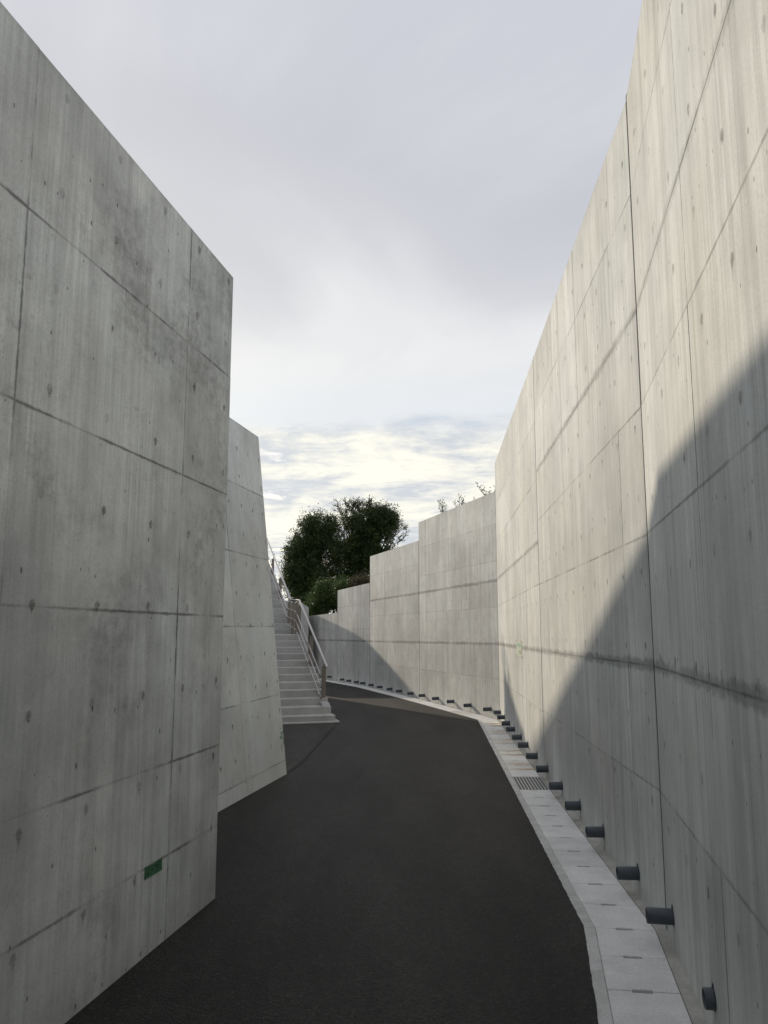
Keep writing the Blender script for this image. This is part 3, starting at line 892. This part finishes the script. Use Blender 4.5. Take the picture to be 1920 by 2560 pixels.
G = 'drain pipes along the foot of the walls'
ORD = ('first', 'second', 'third', 'fourth', 'fifth', 'sixth', 'seventh')
make_pipe(RB, J0, LR0 - (2.3546 - 0.794), 0.137, 0.05, 'short cut-off drain pipe stub on the shadowed wall', G)
make_pipe(RB, J0, LR0 - (2.3546 - 2.04), 0.095, 0.170, 'dark grey drain pipe right beside the upright joint of the shadowed wall', G)
for i, (s, z) in enumerate(((4.546, -0.045), (3.283, -0.007), (2.052, 0.027), (0.753, 0.045))):
    make_pipe(J0, J1, s, z, 0.165, ORD[i] + ' grey drain pipe from the steel grate towards the short pipe stub', G)
make_pipe(J0, J1, 5.845, -0.07, 0.165, 'grey drain pipe right over the steel gutter grate', G)
for i, (s, z) in enumerate(((0.807, -0.083), (2.036, -0.098), (3.071, -0.112), (4.323, -0.131), (5.378, -0.145), (6.604, -0.159), (7.71, -0.172))):
    make_pipe(J1, K, s, z, 0.175, ORD[i] + ' grey drain pipe from the steel grate towards the wall corner', G)
for i, (s, z) in enumerate(((0.602, -0.185), (2.063, -0.231), (3.492, -0.266), (4.917, -0.308), (6.367, -0.345))):
    make_pipe(K, J3, s, z, 0.20, ORD[i] + ' grey drain pipe from the corner along the weed-topped wall', G)
for i, (s, z) in enumerate(((0.71, -0.385), (2.107, -0.42), (3.353, -0.445), (4.781, -0.48), (6.151, -0.51))):
    make_pipe(J3, J4, s, z, 0.20, ORD[i] + ' drain pipe past the weed-topped wall, on the next lower wall', G)
for i, (s, z) in enumerate(((0.603, -0.52), (1.458, -0.53), (2.502, -0.545), (3.458, -0.555))):
    make_pipe(J4, J5, s, z, 0.20, ORD[i] + ' drain pipe on the wall two steps below the weed-topped wall', G)
for i, (s, z) in enumerate(((0.85, -0.555), (2.6, -0.59))):
    make_pipe(J5, J6, s, z, 0.20, ORD[i] + ' drain pipe on the lowest wall, behind the handrail', G)

# ------------------------------------------------------------------ stairs
ST0 = Vector((-1.13, 19.22)); RI, RU, NL = 0.17, 0.41, 12
ZB = gz(19.1) - 0.002
g3 = Vector((g.x, g.y, 0)); gn3 = Vector((gn.x, gn.y, 0))
stairs = empty('staircase', (ST0.x - 1.2, ST0.y, ZB), 'straight pale concrete staircase climbing beside the leaning wall', 'stairs')
WID = 3.1


def sp(along, right, z):
    q = ST0 + g * along + gn * right
    return Vector((q.x, q.y, z))


def step_block(name, a0, a1, z0, z1, r0_, r1_, nose=0.0, ch=0.012):
    mb = MB()
    prof = [(a0, z0), (a0, z1 - ch), (a0 + ch, z1), (a1, z1), (a1, z0)]
    A_ = [sp(a, r0_, z) for a, z in prof]; B_ = [sp(a, r1_, z) for a, z in prof]
    k = len(prof)
    mb.add(A_ + B_, [tuple(range(k)), tuple(range(2 * k - 1, k - 1, -1))] + [(i, (i + 1) % k, (i + 1) % k + k, i + k) for i in range(k)])
    return child(name, mb.mesh(name), M['stair'], stairs)


step_block('base_slab', -0.12, 0.3, ZB - 0.2, ZB + 0.045, -WID, 0.03, ch=0.02)
LAND = 1.70
tot = NL + 18
pos = []
for k in range(1, tot + 1):
    a0 = 0.02 + (k - 1) * RU + (LAND - RU if k > NL else 0.0)
    a1 = a0 + (LAND if k == NL else RU) + 0.03
    z1 = ZB + k * RI
    step_block('step', a0, a1, ZB - 0.3, z1, -WID, -0.05 if k == 1 else -0.07)
    pos.append((a0, z1))
z_at = lambda a: (ZB + RI * (0.5 + (a - 0.02) / RU)) if a < 0.02 + (NL - 1) * RU else (ZB + RI * NL if a < 0.02 + (NL - 1) * RU + LAND - 0.2 else ZB + RI * NL + RI / RU * (a - (0.02 + (NL - 1) * RU + LAND - 0.2)))
# block under the first post
aT = pos[-1][0] + RU
mb = MB()
q = [sp(0.46, -0.085, ZB + RI - 0.02), sp(0.46, -0.085, ZB + RI + 0.17), sp(0.58, -0.085, ZB + RI + 0.25), sp(1.0, -0.085, ZB + RI + 0.25), sp(1.0, -0.085, ZB + RI - 0.02)]
q2 = [p - gn3 * 0.20 for p in q]
mb.add(q + q2, [(0, 1, 2, 3, 4), (9, 8, 7, 6, 5)] + [(i, i + 5, (i + 1) % 5 + 5, (i + 1) % 5) for i in range(5)])
child('kerb_block', mb.mesh('kerb_block', bevel=0.01), M['stair'], stairs)

# handrail ---------------------------------------------------------------
rail_root = empty('stair_handrail', (ST0.x, ST0.y, ZB), 'grey metal handrail with bronze posts along the concrete stairs', 'handrail')
RX = -0.17
TOP = [(19.80, 0.925), (24.05, 2.735), (25.70, 2.80), (25.72, 2.80), (32.6, 5.68), (33.4, 5.80)]
aY = lambda Y: (Y - ST0.y - gn.y * RX) / g.y


def rp(Y, z):
    return sp(aY(Y), RX, z)


def top_z(Y):
    for (y0, z0), (y1, z1) in zip(TOP, TOP[1:]):
        if Y <= y1:
            return z0 + (z1 - z0) * (Y - y0) / (y1 - y0)
    return TOP[-1][1]


def flat_rail(Y0, Y1, name, w=0.030, h=0.020, dr=0.03):
    p0, p1 = rp(Y0, top_z(Y0)), rp(Y1, top_z(Y1))
    d = (p1 - p0); c_ = (p0 + p1) / 2 + gn3 * dr; L_ = d.length; d.normalize()
    mb = MB(); up = gn3.cross(d).normalized()
    mb.box(c_, d, gn3, up, L_ / 2, w, h)
    return child(name, mb.mesh(name, bevel=0.010), M['rail'], rail_root)


for (y0, y1) in ((19.80, 21.55), (21.56, 24.05), (24.06, 25.70), (25.72, 27.80), (27.81, 29.90), (29.91, 32.6), (32.61, 33.4)):
    flat_rail(y0, y1, 'handrail' if y0 != 24.06 else 'landing_rail')
posts = [20.05, 21.80, 23.85, 24.30, 25.00, 25.75, 27.95, 30.05, 32.1, 33.3]
low = [p for p in posts]
for Y in posts:
    a_ = aY(Y); zt = top_z(Y) - 0.10; zb = z_at(a_) - 0.16
    mb = MB(); c_ = sp(a_, RX, (zt + zb) / 2)
    mb.box(c_, gn3, g3, (0, 0, 1), 0.052, 0.030, (zt - zb) / 2)
    po = child('post', mb.mesh('post', bevel=0.008), M['post'], rail_root)
    mb = MB()
    mb.tube([sp(a_, RX, zt - 0.01), sp(a_, RX + 0.012, zt + 0.04), sp(a_ + 0.015, RX + 0.03, top_z(Y) - 0.02)], 0.016, 8)
    me = mb.mesh('bracket', smooth=True); me.transform(Matrix.Translation(-rail_root.location))
    link('bracket', me, M['bracket'], po)
groups = [[20.05, 21.80, 23.85], [23.85, 24.30, 25.0, 25.75], [25.75, 27.95, 30.05, 32.1, 33.3]]
for gi, gr in enumerate(groups):
    for fr in (0.26, 0.53, 0.80):
        pts_ = []
        ext = (-0.05, 0.05)
        ys = [gr[0] + ext[0]] + gr[1:-1] + [gr[-1] + ext[1]]
        for Y in ys:
            pts_.append(rp(Y, top_z(Y) - 0.06 - fr * 1.0) - gn3 * 0.085)
        for q0, q1 in zip(pts_, pts_[1:]):
            mb = MB(); mb.tube([q0, q1], 0.0165, 8)
            rl = child('infill_rail', mb.mesh('infill_rail', smooth=True), M['rail'], rail_root)
        for Y in gr:
            c_ = rp(Y, top_z(Y) - 0.06 - fr * 1.0) - gn3 * 0.085
            dd = (pts_[-1] - pts_[0]).normalized()
            mb = MB(); mb.tube([c_ - dd * 0.09, c_ + dd * 0.09], 0.020, 8)
            mb.tube([c_, c_ + gn3 * 0.05], 0.012, 6)
            child('clamp', mb.mesh('clamp', smooth=True), M['post'], rail_root)

# ------------------------------------------------------------------ tape, marks and notice
def on_wall(A, B, side, s, z, off):
    d, n = dn(A, B, side); p = Vector(A) + d * s + n * off
    return Vector((p.x, p.y, z))


def sheet(A, B, side, pts, off, th, mat, name, parent=None, label=None, cat=None):
    d, n = dn(A, B, side)
    f = [on_wall(A, B, side, s, z, off + th) for s, z in pts]; bk = [on_wall(A, B, side, s, z, off) for s, z in pts]
    k = len(pts); mb = MB()
    mb.add(f + bk, [tuple(range(k)), tuple(range(2 * k - 1, k - 1, -1))] + [(i, (i + 1) % k, (i + 1) % k + k, i + k) for i in range(k)])
    me = mb.mesh(name)
    if parent is not None:
        return child(name, me, mat, parent)
    c_ = sum(f, Vector()) / k
    me.transform(Matrix.Translation(-c_)); o = link(name, me, mat); o.location = c_
    return tag(o, label, cat)


sl = LL - 2.045                       # s on the left wall of the measured reference point
tp_ = sheet(LB, LE, -1, [(sl + 0.825, 0.383), (sl + 1.07, 0.375), (sl + 1.065, 0.452), (sl + 0.98, 0.458), (sl + 0.965, 0.450), (sl + 0.82, 0.461)], 0.0015, 0.0012, M['tape'], 'tape_patch', None, 'small green tape patch with dark pen marks on the stained wall', 'tape')
for (s, z, w_, h_) in ((0.868, 0.408, 0.006, 0.006), (0.925, 0.420, 0.006, 0.005), (0.985, 0.418, 0.004, 0.010), (0.992, 0.432, 0.010, 0.003), (1.012, 0.415, 0.004, 0.012), (1.022, 0.437, 0.005, 0.006), (0.965, 0.435, 0.007, 0.003)):
    s += sl
    sheet(LB, LE, -1, [(s - w_, z - h_), (s + w_, z - h_), (s + w_, z + h_), (s - w_, z + h_)], 0.003, 0.0004, M['ink'], 'pen_mark', tp_)
# faded green marks near the edge of the leaning wall
mk = empty('paint_mark', pt2(L2L - 0.1, 0.4, 0.0), 'faded green paint mark low on the edge of the leaning wall', 'paint mark')
for (a0, a1, z0, z1) in ((0.20, 0.06, 0.30, 0.345), (0.16, 0.03, 0.36, 0.40), (0.17, 0.13, 0.12, 0.22), (0.07, 0.03, 0.20, 0.30)):
    q = [pt2(L2L - a0, z0, 0.002), pt2(L2L - a1, z0 + 0.01, 0.002), pt2(L2L - a1, z1 + 0.01, 0.002), pt2(L2L - a0, z1, 0.002)]
    child('stroke', mesh('stroke', q, [(0, 1, 2, 3)]), M['chalk'], mk)
# notice
nt = empty('paper_notice', on_wall(J1, K, 1, 3.1, 1.38, 0.002), 'pale green paper notice taped to the sunlit wall', 'notice')
N0, N1 = 2.66, 3.55
sheet(J1, K, 1, [(N0, 1.385), (N1, 1.385), (N1, 1.675), (N0, 1.685)], 0.002, 0.002, M['paper'], 'sheet', nt)
sheet(J1, K, 1, [(N0 + 0.06, 1.575), (N1 - 0.10, 1.575), (N1 - 0.10, 1.635), (N0 + 0.06, 1.635)], 0.0045, 0.0006, M['print_green'], 'print_block', nt)
sheet(J1, K, 1, [(N0 + 0.06, 1.44), (N0 + 0.46, 1.44), (N0 + 0.46, 1.515), (N0 + 0.06, 1.515)], 0.0045, 0.0006, M['print_olive'], 'print_block', nt)
for i in range(3):
    z = 1.535 + 0.012 * i
    sheet(J1, K, 1, [(N0 + 0.10, z), (N1 - 0.2, z), (N1 - 0.2, z + 0.004), (N0 + 0.10, z + 0.004)], 0.0045, 0.0005, M['print_green'], 'print_line', nt)
for (s, z) in ((N0, 1.68), (N1, 1.67), (N0, 1.39), (N1, 1.39)):
    sheet(J1, K, 1, [(s - 0.08, z - 0.02), (s + 0.08, z - 0.02), (s + 0.08, z + 0.02), (s - 0.08, z + 0.02)], 0.0055, 0.0006, M['print_olive'], 'tape_corner', nt)


# ------------------------------------------------------------------ plants
def leaf_mesh(name, centres, spread, per, size, seed, tone_by_height=None):
    """Many small bent leaves scattered round cluster centres."""
    rg = np.random.default_rng(seed)
    c = np.repeat(np.asarray(centres, float), per, axis=0)
    sp_ = np.repeat(np.asarray(spread, float).reshape(-1, 1), per, axis=0) if np.ndim(spread) else spread
    p = c + rg.normal(size=c.shape) * sp_
    n = len(p)
    a = rg.normal(size=(n, 3)); a /= np.linalg.norm(a, axis=1)[:, None]
    bv = np.cross(a, rg.normal(size=(n, 3))); bv /= np.linalg.norm(bv, axis=1)[:, None]
    nz = np.cross(a, bv)
    ln = size * rg.uniform(0.6, 1.4, (n, 1)); wd = ln * rg.uniform(0.30, 0.5, (n, 1))
    v = np.empty((n, 4, 3))
    v[:, 0] = p - a * ln; v[:, 1] = p + bv * wd + nz * wd * 0.3; v[:, 2] = p + a * ln; v[:, 3] = p - bv * wd + nz * wd * 0.3
    me = bpy.data.meshes.new(name)
    me.vertices.add(n * 4); me.vertices.foreach_set('co', v.reshape(-1))
    me.loops.add(n * 4); me.loops.foreach_set('vertex_index', np.arange(n * 4))
    me.polygons.add(n); me.polygons.foreach_set('loop_start', np.arange(n) * 4)
    me.update()
    tone = np.repeat(rg.uniform(0, 1, len(centres)), per) * 0.6 + rg.uniform(0, 0.4, n)
    at = me.attributes.new('tone', 'FLOAT', 'POINT'); at.data.foreach_set('value', np.repeat(tone, 4))
    return me


def branch_tree(mb, p, d, length, rad, depth, rg, spread=0.6, tips=None, up=0.15, nsub=3, seg=4, minr=0.006):
    pts_ = [p]; rr = [rad]
    q = Vector(p); dd = Vector(d).normalized()
    for i in range(seg):
        dd = (dd + Vector((rg.gauss(0, 0.16), rg.gauss(0, 0.16), rg.gauss(0, 0.12) + up * 0.25))).normalized()
        q = q + dd * length / seg
        pts_.append(q.copy()); rr.append(max(minr, rad * (1 - 0.55 * (i + 1) / seg)))
    mb.tube(pts_, rr, 5 if depth > 3 else 3, caps=False)
    if tips is not None:
        tips.append((q.copy(), depth))
    if depth <= 0:
        return
    for k in range(nsub):
        f = rg.uniform(0.45, 1.0); i = min(seg, max(1, int(f * seg)))
        base = pts_[i]
        az = rg.uniform(0, 2 * math.pi)
        side = Vector((math.cos(az), math.sin(az), rg.uniform(-0.2, 0.7)))
        nd_ = (dd * (1 - spread) + side * spread + Vector((0, 0, up))).normalized()
        branch_tree(mb, base, nd_, length * rg.uniform(0.55, 0.8), max(minr, rr[i] * 0.68), depth - 1, rg, spread, tips, up, nsub, seg, minr)


# measured at 56 m: u pixel -> X, v pixel -> Z
TY = 56.0
def tx(u, Y=TY): return (u - 960) / 1923 * Y * 1.0
def tz(v, Y=TY): return CAM_H + Y * math.tan(R(8.23) - math.atan((v - 1280) / 1923))


def broadleaf(label, base, blobs, ncl, per, leaf, seed, trunk_r=0.22, name='broadleaf_tree', mat='leaf', skirt=None):
    rg = random.Random(seed); ng = np.random.default_rng(seed)
    base = Vector(base)
    root = empty(name, base, label, 'tree', 'trees on the hillside beyond the far wall')
    mb = MB()
    cs = []; wisps = []
    for (cx, cy, cz, rx, ry, rz, wgt) in blobs:
        nn = int(ncl * wgt)
        u = ng.normal(size=(nn, 3)); u /= np.linalg.norm(u, axis=1)[:, None]
        r_ = ng.uniform(0.2, 1.0, (nn, 1)) ** 0.55 * ng.uniform(0.75, 1.22, (nn, 1))
        cs.append(np.array([cx, cy, cz]) + u * r_ * np.array([rx, ry, rz]))
        uw = ng.normal(size=(14, 3)); uw[:, 2] = np.abs(uw[:, 2]) * 0.9 - 0.1; uw /= np.linalg.norm(uw, axis=1)[:, None]
        wisps.append(np.array([cx, cy, cz]) + uw * ng.uniform(0.95, 1.22, (14, 1)) * np.array([rx, ry, rz]))
    cs = np.concatenate(cs); wisps = np.concatenate(wisps)
    q = np.sin(cs[:, 0] * 2.1 + seed) + np.sin(cs[:, 2] * 2.6 - seed) + np.sin(cs[:, 0] * 1.1 - cs[:, 2] * 3.3 + cs[:, 1] * 0.8)
    hole = ng.uniform(size=len(cs)) < np.where((q > 1.0) & (cs[:, 2] > tz(1385)), 0.10, 0.96)
    cs = cs[hole]
    # trunk, limbs reaching for the lobes
    top = Vector((base.x + rg.uniform(-0.3, 0.3), base.y, base.z + 0.32 * (max(b[2] for b in blobs) - base.z)))
    mb.tube([base - Vector((0, 0, 0.4)), base.lerp(top, 0.5) + Vector((rg.uniform(-.15, .15), 0, 0)), top], [trunk_r * 1.25, trunk_r, trunk_r * 0.8], 8, caps=False)
    for b_ in blobs:
        tgt = Vector(b_[:3]); mid = top.lerp(tgt, 0.5) + Vector((rg.uniform(-.4, .4), rg.uniform(-.3, .3), rg.uniform(-.2, .4)))
        mb.tube([top - Vector((0, 0, 0.1)), mid, tgt], [trunk_r * 0.55, trunk_r * 0.35, trunk_r * 0.15], 6, caps=False)
        for _ in range(5):
            e = tgt + Vector((rg.uniform(-1, 1) * b_[3], rg.uniform(-1, 1) * b_[4], rg.uniform(-.5, 1) * b_[5])) * 0.9
            m2 = mid.lerp(e, 0.5) + Vector((rg.uniform(-.3, .3), rg.uniform(-.3, .3), rg.uniform(-.1, .3)))
            mb.tube([mid, m2, e], [trunk_r * 0.25, trunk_r * 0.14, 0.012], 4, caps=False)
    child('trunk', mb.mesh('trunk', smooth=True), M['bark'], root)
    me = leaf_mesh('crown', cs, ng.uniform(0.10, 0.34, len(cs)), per, leaf, seed + 1)
    child('crown', me, M[mat], root)
    child('outer_sprays', leaf_mesh('outer_sprays', wisps, ng.uniform(0.07, 0.17, len(wisps)), 22, leaf * 0.9, seed + 7), M[mat], root)
    return root


def blob(u, v, ru, rv, wgt, Y=TY, dep=1.6):
    return (tx(u, Y), Y, tz(v, Y), ru / 1923 * Y, dep, rv / 1923 * Y, wgt)


hz = 1.9
broadleaf('dense dark tree whose crown leans out over the stair handrail', (tx(775), TY, hz),
          [blob(805, 1325, 48, 42, 0.9), blob(765, 1350, 40, 34, 0.7), blob(748, 1385, 36, 34, 0.7), blob(772, 1398, 50, 34, 0.8), blob(800, 1362, 30, 26, 0.3), blob(755, 1440, 34, 40, 0.8), blob(748, 1492, 28, 34, 0.5), blob(795, 1450, 45, 42, 0.9), blob(788, 1500, 45, 34, 0.7), blob(738, 1415, 26, 22, 0.35), blob(728, 1455, 20, 22, 0.25), blob(835, 1325, 26, 30, 0.4), blob(770, 1312, 24, 18, 0.25), blob(845, 1380, 26, 40, 0.6)], 120, 80, 0.075, 21)
broadleaf('tall dark tree rising behind the wall, its crown topmost of the clump', (tx(895), TY + 1.5, hz + 0.2),
          [blob(945, 1292, 36, 34, 0.7, TY + 1.5), blob(905, 1320, 42, 34, 0.8, TY + 1.5), blob(870, 1350, 40, 40, 0.8, TY + 1.5), blob(930, 1350, 45, 40, 0.9, TY + 1.5), blob(900, 1395, 60, 38, 1.0, TY + 1.5), blob(955, 1390, 40, 34, 0.7, TY + 1.5), blob(860, 1440, 50, 45, 1.0, TY + 1.5), blob(925, 1430, 50, 30, 0.7, TY + 1.5), blob(970, 1300, 22, 30, 0.3, TY + 1.5), blob(880, 1300, 26, 18, 0.25, TY + 1.5), blob(968, 1345, 26, 34, 0.4, TY + 1.5)], 120, 80, 0.075, 33)
# dim growth under the trees
def bush(label, u, v, ru, rv, Y, n, per, leaf, seed, mat='leaf_b', dep=1.0, cat='bush', name='bush', base_z=None):
    b_ = blob(u, v, ru, rv, 1, Y, dep)
    ng = np.random.default_rng(seed)
    uu = ng.normal(size=(n, 3)); uu /= np.linalg.norm(uu, axis=1)[:, None]
    cs = np.array(b_[:3]) + uu * ng.uniform(0.3, 1.0, (n, 1)) ** 0.5 * np.array(b_[3:6]) * ng.uniform(0.8, 1.15, (n, 1))
    bz = base_z if base_z is not None else b_[2] - b_[5]
    root = empty(name, (b_[0], Y, bz), label, cat)
    mb = MB(); rg = random.Random(seed)
    for k in range(7):
        e = Vector(cs[rg.randrange(n)]); s0 = Vector((b_[0] + rg.uniform(-.15, .15), Y + rg.uniform(-.1, .1), bz - 0.25))
        mb.tube([s0, s0.lerp(e, 0.5) + Vector((0, 0, 0.1)), e], [0.03, 0.02, 0.006], 4, caps=False)
    child('stem', mb.mesh('stem'), M['bark'], root)
    child('foliage', leaf_mesh('foliage', cs, ng.uniform(0.08, 0.2, n), per, leaf, seed + 1), M[mat], root)


bush('bright green bush peeking over the lowest concrete wall', 822, 1488, 42, 40, 44.5, 150, 60, 0.06, 41, base_z=2.0)
bush('small olive bush at the end of the lowest wall, beside the green bush', 790, 1515, 18, 22, 45.5, 60, 50, 0.06, 43, base_z=1.9)
bush('dark undergrowth bush below the tall tree trunk', 850, 1495, 55, 50, 54.0, 150, 60, 0.08, 47, 'leaf', 1.2, base_z=2.0)
bush('dark undergrowth bush under the tree beside the handrail', 775, 1530, 45, 35, 53.0, 130, 60, 0.08, 49, 'leaf', 1.2, base_z=1.6)
bush('brownish dry shrub on the slope over the stepped wall', 908, 1458, 26, 13, 40.5, 90, 50, 0.05, 51, 'leaf_dry', 0.8, base_z=4.0)
bush('low green shrub on the slope next to the dry shrub', 868, 1470, 34, 16, 41.5, 100, 50, 0.05, 53, 'leaf_b', 0.8, base_z=3.3)

# almost leafless tree at the right of the clump, and bare crown behind
def bare(label, base, h, seed, lean, depth=5, leaves=0, r=0.10, length=None):
    rg = random.Random(seed); base = Vector(base)
    root = empty('bare_tree', base, label, 'tree', 'trees on the hillside beyond the far wall')
    mb = MB(); tips = []
    branch_tree(mb, base - Vector((0, 0, 0.3)), Vector(lean), length or h * 0.42, r, depth, rg, 0.55, tips, 0.10, 3, 4, 0.019)
    child('trunk', mb.mesh('trunk'), M['bark'], root)
    if leaves:
        cs = [t_[0] for t_ in tips if t_[1] <= 1]; rg.shuffle(cs)
        child('crown', leaf_mesh('crown', [tuple(q) for q in cs[:leaves]], 0.10, 5, 0.06, seed), M['leaf'], root)


bare('half bare tree spreading thin twigs to the right of the dark clump', (tx(974, 59.5), 59.5, 4.6), 6.5, 5, (0.20, 0.0, 1), 6, 700, 0.14, 4.15)
bare('bare twiggy treetop showing between the two dark crowns', (tx(868, 58.5), 58.5, 3.0), 7.4, 8, (0.02, 0.05, 1), 6, 0, 0.12, 3.3)

# weeds on the wall top
def weed(label, u, vt, Y, h, seed, n=4, zb=5.35):
    rg = random.Random(seed)
    X = (u - 960) / 1923 * Y * 1.01
    root = empty('weed', (X, Y, zb), label, 'weed', 'weeds along the wall top')
    mb = MB(); cs = []
    for k in range(n):
        p = Vector((X + rg.uniform(-.06, .06), Y + rg.uniform(-.05, .05), zb - 0.1)); dd = Vector((rg.uniform(-.4, .4), rg.uniform(-.3, .3), 1)).normalized()
        L_ = h * rg.uniform(0.55, 1.0); pts_ = [p]
        for i in range(6):
            dd = (dd + Vector((rg.gauss(0, .10), rg.gauss(0, .10), 0))).normalized(); pts_.append(pts_[-1] + dd * L_ / 6)
            if i > 0:
                for _ in range(2):
                    sd_ = Vector((rg.uniform(-1, 1), rg.uniform(-1, 1), rg.uniform(0.3, 1.0))).normalized(); e = pts_[-1] + sd_ * L_ * 0.16 * (1.2 - i / 7)
                    mb.tube([pts_[-1], e], [0.004, 0.003], 3, caps=False); cs += [tuple(e), tuple(pts_[-1].lerp(e, 0.5))]
        mb.tube(pts_, [0.007] * 3 + [0.005] * 4, 4, caps=False)
    child('stem', mb.mesh('stem'), M['weed'], root)
    child('leaves', leaf_mesh('leaves', cs, 0.03, 2, 0.026, seed), M['weed'], root)


def wall_far_Y(u):
    # along the weed-topped wall, half a metre behind its face
    lo_, hi_ = 0.0, 1.0
    for _ in range(40):
        m_ = (lo_ + hi_) / 2
        x, y = K[0] + (J3[0] - K[0]) * m_ + 0.3, K[1] + (J3[1] - K[1]) * m_ + 0.1
        if 960 + 1923 * x / (y * 0.99 + 0.5) > u:
            lo_ = m_
        else:
            hi_ = m_
    return y


for i, (u, h, n, lb) in enumerate(((1112, 0.95, 5, 'largest leafy weed on the wall top, farthest from the tall wall'), (1150, 0.85, 4, 'feathery branching weed in the middle of the wall top'), (1171, 0.62, 1, 'single thin upright weed stalk on the wall top'), (1183, 0.42, 1, 'tiny weed sprig on the wall top'), (1222, 0.80, 4, 'curling weed on the wall top next to the tall wall'))):
    weed(lb, u, 0, wall_far_Y(u), h, 60 + i, n)
